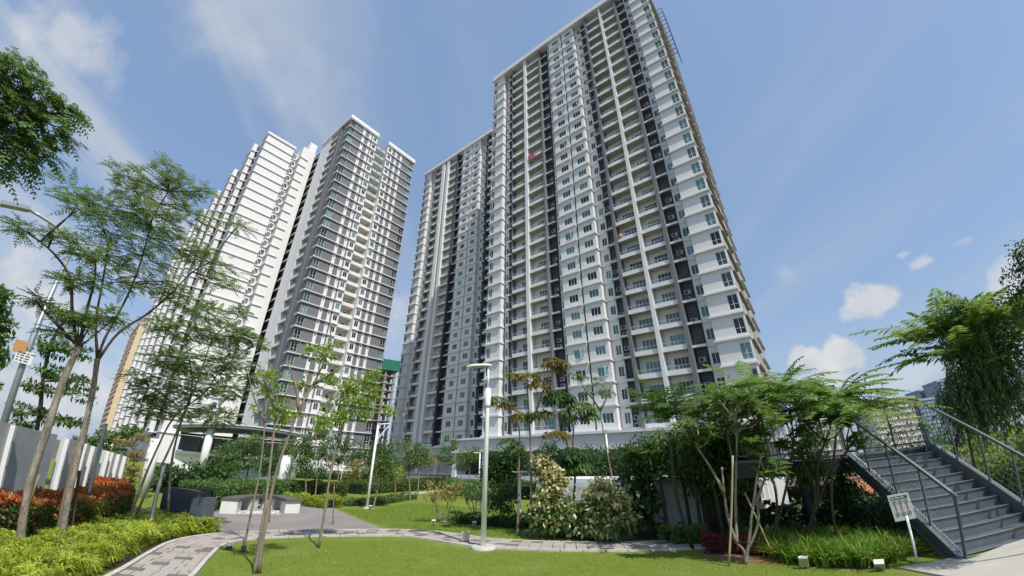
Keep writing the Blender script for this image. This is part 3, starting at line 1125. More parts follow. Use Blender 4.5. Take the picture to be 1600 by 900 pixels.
def main_tower():
    a0 = -45.2
    T = Tower('apartment_tower', a0, 50.0, 'tallest white apartment tower on the right with wide balcony bays and grey fins', n=29)
    F = (-a0, 0.0, 0.0)          # x given in a-coordinates
    top = T.z0 + FH * T.n
    T.pier(F, -45.2, -41.7, -45.05, -44.1, 1.2, wz=.7, wh=1.9)
    T.recess_window(F, -41.5, -40.6, -41.4, -40.8, 1.2)
    T.service(F, -40.6, -39.3, .5, 1.2)
    T.fin(F, -39.25, -38.95, .25, 2.2, T.z0, top, GREY, 'grey_fin')
    T.balconies(F, -38.9, -35.4, .1, 1.4, 1.7, 1)
    T.fin(F, -35.35, -34.65, -.15, 2.2, T.z0, top, WHITE, 'white_fin')
    T.balconies(F, -34.6, -30.8, .1, 1.4, 2.2, 1)
    T.fin(F, -30.75, -30.45, -.1, 2.2, T.z0, top, GREY, 'grey_fin')
    T.service(F, -30.4, -28.8, .45, 1.2)
    T.recess_window(F, -28.8, -27.7, -28.65, -27.95, 1.2)
    T.midblock(F, -27.7, -20.9, -24.3, -24.0, -25.8, -22.25)
    T.recess_window(F, -20.9, -19.3, -20.35, -19.5, 1.1)
    T.service(F, -19.3, -17.9, .45, 1.2)
    T.fin(F, -17.85, -17.4, -.1, 2.2, T.z0, top, GREY, 'grey_fin')
    T.balconies(F, -17.35, -14.15, .1, 1.4, 2.0, 1)
    T.fin(F, -14.1, -13.6, -.15, 2.2, T.z0, top, WHITE, 'white_fin')
    T.balconies(F, -13.55, -10.5, .1, 1.4, 1.9, 1)
    T.fin(F, -10.45, -10.0, -.1, 2.2, T.z0, top, GREY, 'grey_fin')
    T.service(F, -9.95, -8.35, .45, 1.2)
    T.recess_window(F, -8.35, -7.1, -8.15, -7.2, 1.1)
    T.pier(F, -7.1, -3.4, -4.72, -3.55, 1.3, wz=.62, wh=2.0, trans=.7)
    # core behind the bays
    c = MB().box(.2, 41.6, 2.2, 21, 0, top + .1, WHITE)
    c.box(.1, 3.4, 1.2, 2.195, T.z0, top, WHITE).box(17.5, 24.2, 1.0, 2.195, T.z0, top, WHITE).box(38.2, 41.75, 1.3, 2.195, T.z0, top, WHITE)
    T.put('wall', c.mesh('wall'), 0, 0, 0)
    rp = MB().box(-.35, 42.3, -.55, 21.3, top + .1, top + .45, WHITE).box(-.2, 42.1, -.4, -.1, top + .453, top + 1.9, WHITE)
    rp.box(-.2, .1, -.1, 21, top + .453, top + 1.9, WHITE).box(41.8, 42.1, -.1, 21, top + .453, top + 1.9, WHITE)
    T.put('parapet', rp.mesh('parapet'), 0, 0, 0)
    # right flank (faces +x): windows, ledges and balcony slabs seen at a glancing angle
    S = (41.8, 0.0, R(90))
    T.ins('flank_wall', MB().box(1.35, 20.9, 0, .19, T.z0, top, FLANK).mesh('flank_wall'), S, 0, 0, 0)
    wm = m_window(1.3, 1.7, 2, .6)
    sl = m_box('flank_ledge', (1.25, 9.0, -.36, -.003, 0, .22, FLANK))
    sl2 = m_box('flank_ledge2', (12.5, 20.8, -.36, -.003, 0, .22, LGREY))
    for k, z in enumerate(T.floors()):
        for x in (.75, 4.4, 7.4, 14.2, 17.6):
            T.ins('window', wm, S, x, -.03, z + .8)
        T.ins('ledge', sl, S, 0, 0, z)
        T.ins('ledge', sl2, S, 0, 0, z)
    # steel lattice that hangs off the flank at roof level
    fr = MB()
    z1 = top + 1.4
    for k in range(12):
        z = z1 - 1.6 * k
        fr.bar((43.4, 9.2, z), (43.4, 12.4, z), .10, .10, PIPE)
        fr.bar((41.8, 9.2, z), (43.4, 9.2, z), .10, .10, PIPE)
    fr.bar((43.4, 9.2, z1 - 17.6), (43.4, 9.2, z1), .12, .12, PIPE)
    fr.bar((43.4, 12.4, z1 - 17.6), (43.4, 12.4, z1), .12, .12, PIPE)
    T.put('roof_lattice', fr.mesh('roof_lattice'), 0, 0, 0)
    podium(T, -6, 43.0, -.9)
    return T


def low_wing():
    a0 = -91.3
    T = Tower('apartment_tower', a0, 64.3, 'white apartment wing set back left of the tallest tower with twin bright fins', z0=6.0, n=30)
    F = (-a0, 0.0, 0.0)
    top = T.z0 + FH * T.n
    T.pier(F, -91.3, -87.9, -91.2, -90.2, 1.2, wz=.7, wh=1.9)
    T.recess_window(F, -87.9, -86.5, -87.5, -86.8, 1.2)
    T.service(F, -86.5, -85.2, .5, 1.2)
    T.fin(F, -85.15, -84.85, .2, 2.2, T.z0, top, GREY, 'grey_fin')
    T.balconies(F, -84.8, -81.5, .1, 1.4, 1.8, 1)
    T.fin(F, -81.45, -80.1, -.35, 2.2, T.z0, top, WHITE, 'white_fin')
    T.fin(F, -80.1, -79.0, .6, 2.2, T.z0, top, WHITE, 'white_fin')
    T.fin(F, -79.0, -78.0, -.35, 2.2, T.z0, top, WHITE, 'white_fin')
    T.balconies(F, -77.95, -74.25, .1, 1.4, 1.9, 1)
    T.fin(F, -74.2, -73.75, -.15, 2.2, T.z0, top, DGREY, 'dark_fin')
    T.service(F, -73.7, -71.9, .45, 1.2)
    T.recess_window(F, -71.9, -71.3, -71.8, -71.4, 1.1)
    T.midblock(F, -71.3, -63.3, -67.2, -66.9, -69.2, -65.1)
    T.recess_window(F, -63.3, -61.7, -62.9, -62.0, 1.1)
    T.service(F, -61.7, -60.2, .45, 1.2)
    T.fin(F, -60.15, -59.75, -.1, 2.2, T.z0, top, DGREY, 'dark_fin')
    T.balconies(F, -59.7, -55.0, .1, 1.4, 2.4, 1)
    c = MB().box(.2, 46.0, 2.2, 20, 0, top + .1, WHITE)
    c.box(.1, 3.3, 1.2, 2.195, T.z0, top, WHITE).box(20.0, 28.0, 1.0, 2.195, T.z0, top, WHITE)
    T.put('wall', c.mesh('wall'), 0, 0, 0)
    rp = MB().box(-.35, 46, -.55, 20.3, top + .1, top + .45, WHITE).box(-.2, 46, -.4, -.1, top + .453, top + 1.3, WHITE).box(-.2, .1, -.1, 20, top + .453, top + 1.3, WHITE)
    T.put('parapet', rp.mesh('parapet'), 0, 0, 0)
    T.put('roof_screen', MB().box(15.6, 46, .3, .5, top + .46, top + 2.3, DGREY).mesh('roof_screen'), 0, 0, 0)
    podium(T, -.5, 46, -.6)


def grey_slab():
    T = Tower('apartment_tower', -89.8, 33.4, 'apartment tower with charcoal painted end wall and a slatted screen in its top recess', z0=6.0, n=30)
    top = T.z0 + FH * T.n
    E = (0.0, 0.0, R(90))            # end wall: x along b, faces +a
    # end wall, solid parts
    b = MB()
    b.box(0, 9.6, .3, 5, T.z0, top, GREY).box(13.6, 24.1, .3, 5, T.z0, top, GREY)
    b.box(9.6, 13.6, 3.6, 5, T.z0, top, CREAM)
    T.ins('wall', b.mesh('wall'), E, 0, 0, 0)
    sd = MB().box(13.58, 13.595, .3, 3.6, T.z0, top, CREAM).box(9.605, 9.62, .3, 3.6, T.z0, top, CREAM)
    T.ins('recess_lining', sd.mesh('recess_lining'), E, 0, 0, 0)
    # charcoal and white panels per storey
    def skin(x0, x1, m):
        me = m_box(('wall_panel', round(x1 - x0, 3), m.name), (0, x1 - x0, 0, .295, 0, FH - .002, m))
        for z in T.floors():
            T.ins('wall_panel', me, E, x0, 0, z)
    small = m_window(.42, .42, 1)
    def strip(x0, x1):
        me = m_panel(round(x1 - x0, 3), FH - .002, .295, (round((x1 - x0) / 2 - .21, 3), round((x1 - x0) / 2 + .21, 3), 2.1, 2.52), WHITE)
        for z in T.floors():
            T.ins('wall_panel', me, E, x0, 0, z)
            T.ins('window', small, E, (x0 + x1) / 2, .1, z + 2.1)
    def block(x0, x1):
        me = m_panel(round(x1 - x0, 3), FH - .002, .295, (round((x1 - x0) / 2 - .55, 3), round((x1 - x0) / 2 + .55, 3), 1.0, 2.45), WHITE)
        wm, wo = m_window(1.1, 1.45, 2), m_open_window(1.1, 1.45, 2)
        for z in T.floors():
            T.ins('wall_panel', me, E, x0, 0, z)
            T.ins('window', wo if brnd.random() < .1 else wm, E, (x0 + x1) / 2, .1, z + 1.0)
    def cornerw(x0, x1, px0, px1):
        me = m_panel(round(px1 - px0, 3), FH - .002, .295, (round(x0 - px0, 3), round(x1 - px0, 3), .55, 2.6), GREY)
        wm = m_window(round(x1 - x0, 3), 2.05, 2, .7)
        for z in T.floors():
            T.ins('wall_panel', me, E, px0, 0, z)
            T.ins('window', wm, E, (x0 + x1) / 2, .1, z + .55)
    cornerw(.12, 1.55, 0, 4.4)
    strip(4.4, 5.25)
    skin(5.25, 6.55, GREY)
    strip(6.55, 7.35)
    skin(7.35, 7.8, GREY)
    block(7.8, 9.6)
    block(13.6, 15.5)
    skin(15.5, 16.6, GREY)
    strip(16.6, 17.4)
    skin(17.4, 18.6, GREY)
    strip(18.6, 19.4)
    cornerw(22.5, 23.95, 19.4, 24.1)
    T.ledge(E, 0, 9.6, 0, prot=.40, h=.19, side=.0)
    T.ledge(E, 13.6, 24.1, 0, prot=.40, h=.19, side=.0)
    sideLedge = m_box('corner_ledge', (-.42, -.003, -.42, 1.75, 0, .26, WHITE))
    for z in T.floors() + [top]:
        T.ins('ledge', sideLedge, E, 0, 0, z)
    # recess: small balconies, openings
    rb = m_box('recess_ledge', (9.62, 13.58, 1.2, 3.6, 0, .14, WHITE), (9.62, 13.58, 1.2, 1.3, .143, .95, CREAM))
    wm = m_window(1.1, 1.2, 2)
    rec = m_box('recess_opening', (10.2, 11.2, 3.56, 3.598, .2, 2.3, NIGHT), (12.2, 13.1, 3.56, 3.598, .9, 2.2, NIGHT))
    for z in T.floors():
        T.ins('recess_ledge', rb, E, 0, 0, z)
        T.ins('recess_opening', rec, E, 0, 0, z)
        o = T.ins('window', wm, E, 13.575, 2.2, z + 1.0)
        o.rotation_euler = (0, 0, R(90) - R(90))
        # faces -b: local frame of the root
    # slatted screen in the top of the recess
    for k in range(44):
        z = top + 1.2 - k * .5
        me = m_box('screen_slat', (9.7, 13.5, -.05, .0, 0, .09, LAMPG))
        T.ins('screen_slat', me, E, 0, 0, z)
    posts = MB()
    for x in (9.8, 11.6, 13.4):
        posts.box(x - .05, x + .05, .002, .1, top - 20.6, top + 1.3, LAMPG)
    T.ins('screen_frame', posts.mesh('screen_frame'), E, 0, 0, 0)
    # long side (faces the camera), receding to the left: x = a + 89.8
    F = (0.0, 0.0, 0.0)
    T.recess_window(F, -1.7, -.31, -1.5, -.45, 0.0, m=GREY, wz=.55, wh=2.0)
    T.service(F, -4.6, -1.75, .9, 2.2)
    T.fin(F, -6.5, -4.65, -.25, 2.2, T.z0, top, GREY, 'grey_fin')
    T.balconies(F, -11.2, -6.55, -.1, 1.9, 2.6, 1)
    T.fin(F, -18.2, -11.25, -.1, 2.2, T.z0, top + 1.0, WHITE, 'white_fin')
    T.service(F, -26.5, -18.25, .25, .8)
    c = MB().box(-21.7, -5.0, 2.2, 24, 0, top + .1, WHITE).box(-5.0, -.02, 2.2, 24.0, 0, T.z0, WHITE).box(-5, -.3, 5, 9.6, T.z0, top, GREY).box(-5, -.3, 13.6, 19, T.z0, top, GREY).box(-45, -21.7, 3, 24, 0, top - 1, WHITE)
    c.box(-1.6, -.301, .3, 2.19, T.z0, top, GREY)
    T.put('core', c.mesh('core'), 0, 0, 0)
    rp = MB().box(-18.2, .5, -.5, 9.8, top + .3, top + .7, WHITE).box(-18.2, .5, 13.4, 24.6, top + .3, top + .7, WHITE)
    rp.box(.1, .4, -.45, 9.7, top + .703, top + 1.7, WHITE).box(.1, .4, 13.5, 24.5, top + .703, top + 1.7, WHITE).box(-18.2, .1, -.45, -.15, top + .703, top + 1.7, WHITE)
    T.put('parapet', rp.mesh('parapet'), 0, 0, 0)
    podium(T, -21, .2, -.3)
    pe = MB().box(0, 24.1, -.05, 3, 3.9, T.z0 - .02, LGREY).box(-.2, 24.3, -.4, -.055, T.z0 - .4, T.z0 - .1, WHITE)
    T.ins('podium_band', pe.mesh('podium_band'), E, 0, 0, 0)
    cm = m_box(('column', 1), (-.45, .45, 0, .9, 0, 3.9, WHITE))
    for x in (.5, 6, 12, 18, 23.6):
        T.ins('column', cm, E, x, .1, 0)


def white_wing():
    T = Tower('apartment_tower', -113.5, 18.4, 'long white apartment wing at the left with blank banded end wall and stepped piers behind', z0=6.0, n=29)
    top = T.z0 + FH * T.n + .5
    E = (0.0, 0.0, R(90))
    c = MB()
    c.box(-4.5, 0, 0, 8.6, 0, top, WHITE)                        # banded end block
    c.box(-5, -1.2, 8.6, 10.6, 0, top - .6, WHITE)               # window strip
    c.box(-4.0, 1.9, 10.6, 14.7, 0, top + 1.5, WHITE)            # second banded block
    c.box(-4.0, 1.2, 12.4, 14.7, top + 1.5, top + 5.6, WHITE)    # stair head
    c.box(-113, -4.5, 1.9, 16, 0, top - .3, WHITE)
    T.put('wall', c.mesh('wall'), 0, 0, 0)
    l1 = m_box(('endledge', 1), (-.1, 8.6, -.30, -.003, 0, .2, WHITE), (-.33, -.003, -.30, 4.4, 0, .2, WHITE))
    l2 = m_box(('endledge', 2), (10.3, 13.0, -2.2, -1.903, 0, .2, WHITE), (10.27, 10.597, -2.2, 1.1, 0, .2, WHITE))
    l3 = m_box(('endledge', 3), (8.7, 10.5, .9, 1.197, 0, .16, WHITE))
    wm = m_window(1.0, 1.5, 2)
    ac = m_ac()
    for k, z in enumerate(T.floors()):
        z += .4
        T.ins('ledge', l1, E, 0, 0, z)
        T.ins('ledge', l2, E, 0, 0, z)
        T.ins('ledge', l3, E, 0, 0, z)
        T.ins('window', wm, E, 9.75, 1.13, z + .8)
        T.ins('air_conditioner', ac, E, 8.65, .75, z + .7)
    T.put('parapet', MB().box(-4.6, .35, -.35, 8.9, top, top + .9, WHITE).mesh('parapet'), 0, 0, 0)
    # receding long side: repeated bays of pier, dark recess and balcony slabs
    F = (0.0, 0.0, 0.0)
    prnd = random.Random(3)
    slab = m_box(('service_ledge', 'long'), (0, 3.0, .25, 1.8, 0, .14, WHITE), (0, 3.0, .2, .3, -.02, .45, WHITE))
    slab2 = m_box(('balcony', 'long'), (0, 7.0, -.3, 1.8, 0, .14, WHITE), (0, 7.0, -.35, -.25, -.02, .25, LGREY))
    pl = m_box(('ledge', 'wing'), (-.15, 5.15, -1.7, -1.403, 0, .2, WHITE), (5.003, 5.3, -1.403, -.25, 0, .2, WHITE))
    pslab = m_box(('service_ledge', 'pier'), (0, .75, -.24, 1.8, 0, .12, GREY), (.7, .8, -.24, 1.8, -.02, .28, WHITE))
    pw = m_window(1.2, 1.8, 2, .6)
    x = -4.5
    for bay in range(6):
        dk = MB().box(0, 3, 1.75, 1.88, 0, FH * T.n, DGREY)
        T.ins('service_wall', dk.mesh('service_wall'), F, x - 3.0, 0, T.z0)
        pier = MB().box(0, 5, -1.4, -.25, 0, top - T.z0, WHITE)
        T.ins('pier', pier.mesh('pier'), F, x - 8.2, 0, T.z0)
        back = MB().box(0, 4.9, -.248, 1.88, 0, top - T.z0 - .3, DGREY)
        T.ins('service_wall', back.mesh('service_wall'), F, x - 8.2, 0, T.z0)
        for z in T.floors():
            T.ins('service_ledge', pslab, F, x - 3.3, 0, z + .4)
        dk2 = MB().box(0, 7, 1.75, 1.88, 0, FH * T.n, GREY)
        T.ins('balcony_wall', dk2.mesh('balcony_wall'), F, x - 15.3, 0, T.z0)
        flat = MB().box(0, 3.1, .0, 1.88, 0, top - T.z0 - .2, GREY)
        T.ins('pier', flat.mesh('pier'), F, x - 18.5, 0, T.z0)
        for z in T.floors():
            T.ins('service_ledge', slab, F, x - 3.0, 0, z + .4)
            T.ins('ledge', pl, F, x - 8.2, 0, z + .4)
            if bay < 4:
                T.ins('balcony', slab2, F, x - 15.3, 0, z + .4)
            if bay < 3:
                T.ins('window', pw, F, x - 3.0 - 1.0, -1.42, z + 1.3)
                if prnd.random() < .6:
                    T.ins('air_conditioner', ac, F, x - 2.6, .9, z + .6)
        x -= 18.5


main_tower()
low_wing()
grey_slab()
white_wing()

# red banner hung over a balcony of the tallest tower
p = AB(-34.4, 49.85, 6.15 + FH * 18 + .05)
b = MB()
nx, nz = 8, 6
for i in range(nx):
    for j in range(nz):
        f = lambda i, j: (i * 1.7 / nx, -.06 - .05 * math.sin(i * 1.3 + j * .5), -j * .95 / nz + .65 - .1 * math.sin(i * .9))
        b.poly([f(i, j + 1), f(i + 1, j + 1), f(i + 1, j), f(i, j)], CLOTHR)
o = b.build('banner', None, p, A1)
tag(o, 'red cloth banner hung over a high balcony parapet beside the white fin', 'banner')
p = AB(-16.9, 50.35, 6.15 + FH * 9 + .16)
b = MB()
for k in range(10):
    t = 2 * math.pi * k / 10
    t2 = 2 * math.pi * (k + 1) / 10
    b.poly([(.4 * math.cos(t), .4 * math.sin(t), 1.05), (.4 * math.cos(t2), .4 * math.sin(t2), 1.05), (0, 0, 1.5)], ORANGE)
    b.poly([(.4 * math.cos(t), .4 * math.sin(t), .6), (.4 * math.cos(t2), .4 * math.sin(t2), .6), (.4 * math.cos(t2), .4 * math.sin(t2), 1.05), (.4 * math.cos(t), .4 * math.sin(t), 1.05)], ORANGE)
b.tube([(0, 0, 0), (0, 0, .7)], .05, PIPE, 6)
tag(b.build('parasol', None, p, A1), 'small orange parasol standing on a balcony of the tallest tower', 'parasol')

# ---------------------------------------------------------------- steel stairs and footbridge
def PD(azd, d, z=0.0):
    return Vector((d * math.sin(R(azd)), d * math.cos(R(azd)), z))


SAZ = R(106.65)
SE = Vector((math.sin(SAZ), math.cos(SAZ), 0))        # across the flight
SG = Vector((-SE.y, SE.x, 0))                         # up the flight
SP = Vector((7.161, 6.146, 0))
SW, SL, RH = 1.86, .56, .996


def SPT(u, s, z):
    return SG * u + SE * s + Vector((0, 0, z))


def build_stairs():
    root = thing('footbridge_stair', SP, 'dark steel open stair with cable railings climbing to the footbridge at the right', 'staircase')
    zs = lambda u: .178 + SL * u
    for s in (-.03, SW + .03):
        b = MB()
        u0, u1 = -.32, 3.25
        p, q = SPT(u0, s, zs(u0) - .16), SPT(u1, s, zs(u1) - .16)
        b.bar(p, q, .025, .30, METAL)
        off = -.05 if s < 0 else .05
        b.bar(SPT(u0, s + off, zs(u0) - .012), SPT(u1, s + off, zs(u1) - .012), .14, .014, METAL)
        b.bar(SPT(u0, s + off, zs(u0) - .31), SPT(u1, s + off, zs(u1) - .31), .14, .014, METAL)
        b.build('stringer', root)
    for k in range(0, 12):
        z = .034 + .168 * k
        u = .30 * k
        if k < 11:
            b = MB()
            b.obox(SPT(u + .15, SW / 2, z - .012), SE * (SW / 2 - .01), SG * .15, Vector((0, 0, .010)), METAL)
            b.obox(SPT(u + .012, SW / 2, z + .001), SE * (SW / 2 - .03), SG * .030, Vector((0, 0, .006)), STEEL)
            b.build('tread', root)
        r = MB()
        r.obox(SPT(u + .012, SW / 2, z - .098), SE * (SW / 2 - .012), SG * .006, Vector((0, 0, .070)), METAL)
        r.build('riser', root)
    for s, us in ((0 - .055, (-.261, .585, 1.501, 2.371, 3.22)), (SW + .055, (-.261, .61, 1.42, 2.294, 3.2))):
        for u in us:
            b = MB()
            wd = .035 if u in (-.261, 3.22, 3.2) else .022
            b.obox(SPT(u, s, zs(u) + RH / 2 - .03), SE * .012, SG * wd, Vector((0, 0, RH / 2 + .03)), METAL)
            b.build('post', root)
        h = MB()
        h.bar(SPT(-.34, s, zs(-.34) + RH), SPT(3.22, s, zs(3.22) + RH), .055, .045, METAL)
        h.bar(SPT(-.34, s, zs(-.34) + RH + .024), SPT(3.22, s, zs(3.22) + RH + .024), .035, .006, STEEL)
        h.build('handrail', root)
        for j in range(6):
            c = MB()
            zz = .16 + j * .13
            c.tube([SPT(-.261, s, zs(-.261) + zz), SPT(3.22, s, zs(3.22) + zz)], .003, METAL, 5)
            c.build('cable', root)
        pr = MB()                                    # perforated edge strip above each stringer
        for j in range(46):
            u = -.24 + j * .075
            pr.bar(SPT(u, s * 1.0, zs(u) + .012), SPT(u + .035, s * 1.0, zs(u + .035) + .075), .006, .012, STEEL)
        o = pr.build('perforated_strip', root)
        o['kind'] = 'stuff'
    # foot plate
    b = MB()
    b.poly([SPT(-.34, -.12, .034), SPT(-.30, .22, .034), SPT(-.20, -.02, .034)], METAL)
    b.build('foot_plate', root)
    return root


def build_bridge():
    root = thing('footbridge', SP, 'steel footbridge deck with mesh railings running left from the stair head', 'footbridge')
    z = 1.882
    u0, u1 = 3.27, 4.72
    s0 = -2.7
    d = MB()
    d.obox(SPT((u0 + u1) / 2, (s0 + SW) / 2, z - .03), SE * ((SW - s0) / 2), SG * ((u1 - u0) / 2), Vector((0, 0, .03)), METAL)
    d.build('deck', root)
    for u in (u0 + .06, u1 - .06):
        g = MB()
        g.obox(SPT(u, (s0 + SW) / 2, z - .24), SE * ((SW - s0) / 2), SG * .05, Vector((0, 0, .17)), METALD)
        g.build('girder', root)
    u2 = 22.0                                          # the deck turns and runs away from the garden
    d = MB()
    d.obox(SPT((u1 + u2) / 2, s0 + .75, z - .034), SE * .75, SG * ((u2 - u1) / 2), Vector((0, 0, .03)), METAL)
    d.build('deck', root)
    for s in (s0 + .06, s0 + 1.44):
        g = MB()
        g.obox(SPT((u1 + u2) / 2, s, z - .245), SE * .05, SG * ((u2 - u1) / 2), Vector((0, 0, .165)), METALD)
        g.build('girder', root)
    for s, u in ((-.9, 4.0), (-2.0, 10.0), (-2.0, 17.0)):
        c = MB()
        c.obox(SPT(u, s, (z - .42 - 6) / 2), SE * .13, SG * .13, Vector((0, 0, (z - .42 + 6) / 2)), METALD)
        c.build('column', root)
    # railings: far side whole length, near side left of the stair, right end
    def rail(p, q, n, solid=False):
        for k in range(n + 1):
            x = p.lerp(q, k / n)
            b = MB()
            b.obox(x + Vector((0, 0, z + .56)), (q - p).normalized() * .022, (q - p).normalized().cross(Vector((0, 0, 1))) * .015, Vector((0, 0, .58)), METAL)
            b.build('post', root)
        h = MB()
        h.bar(p + Vector((0, 0, z + 1.13)), q + Vector((0, 0, z + 1.13)), .055, .045, METAL)
        h.build('handrail', root)
        MB().bar(p + Vector((0, 0, z + .10)), q + Vector((0, 0, z + .10)), .03, .03, METAL).build('bottom_rail', root)
        m = MB()
        L_ = (q - p).length
        d_ = (q - p).normalized()
        nn = int(L_ / (.11 if solid else .09))
        for k in range(nn):
            x = p + d_ * (L_ * (k + .5) / nn)
            m.bar(x + Vector((0, 0, z + .1)), x + Vector((0, 0, z + .98)), .010 if solid else .004, .010 if solid else .004, METAL)
        for k in range(10):
            zz = z + .12 + k * .09
            m.bar(p + Vector((0, 0, zz)), q + Vector((0, 0, zz)), .003, .003, METAL)
        o = m.build('railing_mesh', root)
        o['kind'] = 'stuff'
    rail(SPT(3.3, SW + .05, 0), SPT(4.68, SW + .05, 0), 1)
    rail(SPT(4.68, SW + .05, 0), SPT(4.68, s0 + 1.5, 0), 3)
    rail(SPT(3.30, -.06, 0), SPT(3.30, s0, 0), 3, True)
    rail(SPT(3.32, s0, 0), SPT(u2, s0, 0), 14)
    rail(SPT(4.68, s0 + 1.5, 0), SPT(u2, s0 + 1.5, 0), 13)
    return root


build_stairs()
build_bridge()


# ---------------------------------------------------------------- park rules sign
def build_sign():
    p = G(1433, 879)
    root = thing('park_sign', p, 'white park rules sign on a slim leaning post beside the stairs', 'sign')
    top = ABOVE(p, 1416, 806) - p
    b = MB().tube([(0, 0, -.1), (top.x, top.y, top.z)], .022, LAMPW, 10)
    b.build('post', root)
    ctr = ABOVE(p, 1408.5, 792) - p
    face = Vector((-p.x, -p.y, 0)).normalized()
    rt = Vector((0, 0, 1)).cross(face)
    upv = (Vector((0, 0, 1)) + rt * -.10).normalized()
    rt = upv.cross(face).normalized()
    w, h = .165, .215
    fr = MB().obox(ctr, rt * w, upv * h, face * .012, SIGNW)
    fr.obox(ctr - face * .014, rt * (w - .02), upv * (h - .02), face * .004, LAMPG)
    panel = fr.build('panel', root)
    q = lambda x, y, d=.0135: ctr + rt * (x * w) + upv * (y * h) + face * d
    hd = MB().obox(q(0, .72), rt * (w * .80), upv * (h * .12), face * .0015, SIGND)
    hd.build('header', panel)
    t = MB()                                            # header lettering: rows of small strokes
    x = -.7
    lr = random.Random(4)
    for word in (3, 5, 4):
        for _ in range(word):
            t.obox(q(x, .72, .0165), rt * .006, upv * (h * .05), face * .0008, SIGNW)
            t.obox(q(x + .03, .72 + lr.choice((-.04, .04, 0)), .0165), rt * .008, upv * .004, face * .0008, SIGNW)
            x += .085
        x += .10
    t.build('header_lettering', panel)
    k = 0
    for row, y in enumerate((.36, .02, -.18, -.52)):
        for x in (-.55, 0, .55):
            ic = MB()
            c = q(x, y, .0145)
            m = (SIGNG, SIGNR, SIGNR, SIGND)[row]
            if row in (0, 3):
                n = 16
                for j in range(n):
                    a, a2 = 2 * math.pi * j / n, 2 * math.pi * (j + 1) / n
                    ic.poly([c + rt * .036 * math.cos(a) + upv * .036 * math.sin(a), c + rt * .036 * math.cos(a2) + upv * .036 * math.sin(a2),
                             c + rt * .027 * math.cos(a2) + upv * .027 * math.sin(a2), c + rt * .027 * math.cos(a) + upv * .027 * math.sin(a)], m)
                ic.bar(c - rt * .02 - upv * .02 + face * .001, c + rt * .02 + upv * .02 + face * .001, .007, .001, m, face)
                ic.obox(c + face * .0012, rt * .008, upv * .018, face * .0006, SIGND)
            else:
                ic.obox(c + upv * .012, rt * .009, upv * .016, face * .0008, m)
                ic.obox(c + upv * .034, rt * .007, upv * .006, face * .0008, m)
                ic.obox(c - upv * .018 + rt * .005, rt * .014, upv * .004, face * .0008, m)
            ic.build('pictogram', panel)


build_sign()


# ---------------------------------------------------------------- lamps
def disc(b, c, r, z0, z1, m, n=20, r2=None):
    r2 = r if r2 is None else r2
    b.tube([(c[0], c[1], z0), (c[0], c[1], z1)], [r, r2], m, n)


p = G(755, 858)
root = thing('lamp_post', p, 'tall white park lamp post with a flat winged head, standing on the near lawn edge', 'lamp post', 'white park lamp posts')
H_ = ABOVE(p, 757, 573).z
b = MB(); disc(b, (0, 0), .30, -.05, .07, CONCK, 24, .285); b.build('base', root)
b = MB(); b.tube([(0, 0, .06), (0, 0, 3.25), (0, 0, 3.27)], [.066, .058, .058], LAMPW, 14); b.build('pole', root)
b = MB(); b.tube([(0, 0, 3.24), (0, 0, 3.30), (0, 0, 3.72), (0, 0, 3.74)], [.075, .082, .082, .05], LAMPW, 14); b.build('collar', root)
b = MB(); b.tube([(0, 0, 3.73), (-.02, 0, H_)], [.036, .026], LAMPW, 10); b.build('neck', root)
b = MB()
n = 22
out = []
for k in range(n):
    t = 2 * math.pi * k / n
    out.append((.02 + .37 * math.cos(t) * (1.0), .15 * math.sin(t)))
b.prism(out, H_ + .0, H_ + .035, LAMPW)
b.prism([(x * .8, y * .7) for x, y in out], H_ + .036, H_ + .06, LAMPW)
b.prism([(x * .7, y * .6) for x, y in out], H_ - .01, H_ - .001, CONCK)
hd = b.build('lamp_head', root)
hd.rotation_euler = (0, R(-4), R(6))


def small_lamp(px0, py0, px1, py1, label, arm=.5, side=1, dist=None, r=.05, brace=False, base=True, disc_head=False):
    p = G(px0, py0) if dist is None else AT(px0, py0, dist)
    p.z = 0 if dist is None else p.z
    h = ABOVE(p, px1, py1).z - p.z
    root = thing('lamp_post', p, label, 'lamp post', 'white park lamp posts')
    MB().tube([(0, 0, -.3), (0, 0, h)], [r, r * .75], LAMPW, 10).build('pole', root)
    b = MB()
    if disc_head:
        b.tube([(0, 0, h + .04), (0, 0, h + .08), (0, 0, h + .1)], [.05, .30, .28], LAMPW, 18)
        b.build('lamp_head', root)
    else:
        b.bar((0, 0, h), (arm * side, 0, h + .03), .12, .045, LAMPW)
        b.build('lamp_head', root)
        if brace:
            MB().bar((0, 0, h - .75), (arm * side * .9, 0, h - .05), .05, .05, LAMPW).build('brace', root)
    if base:
        b = MB(); disc(b, (0, 0), .16, -.05, .05, CONCK, 14); b.build('base', root)
    return root


small_lamp(573, 795, 587, 662, 'white lamp post with a braced short arm on the sloping lawn left of centre', .6, 1, r=.065, brace=True)
small_lamp(532, 752, 540, 718, 'small white lamp post beside the driveway, leftmost of the far lamps', 1.1, 1, r=.08)
small_lamp(748, 768, 753, 707, 'slim white lamp post just left of the tall winged lamp, its head turned left', .5, -1, r=.06)
small_lamp(813, 826, 812, 741, 'short white lamp post with a round disc head between the slim trunks', r=.035, disc_head=True)
small_lamp(955, 765, 950, 673, 'white lamp post with a disc head partly hidden behind the dark hedge trees', r=.09, disc_head=True, dist=38)

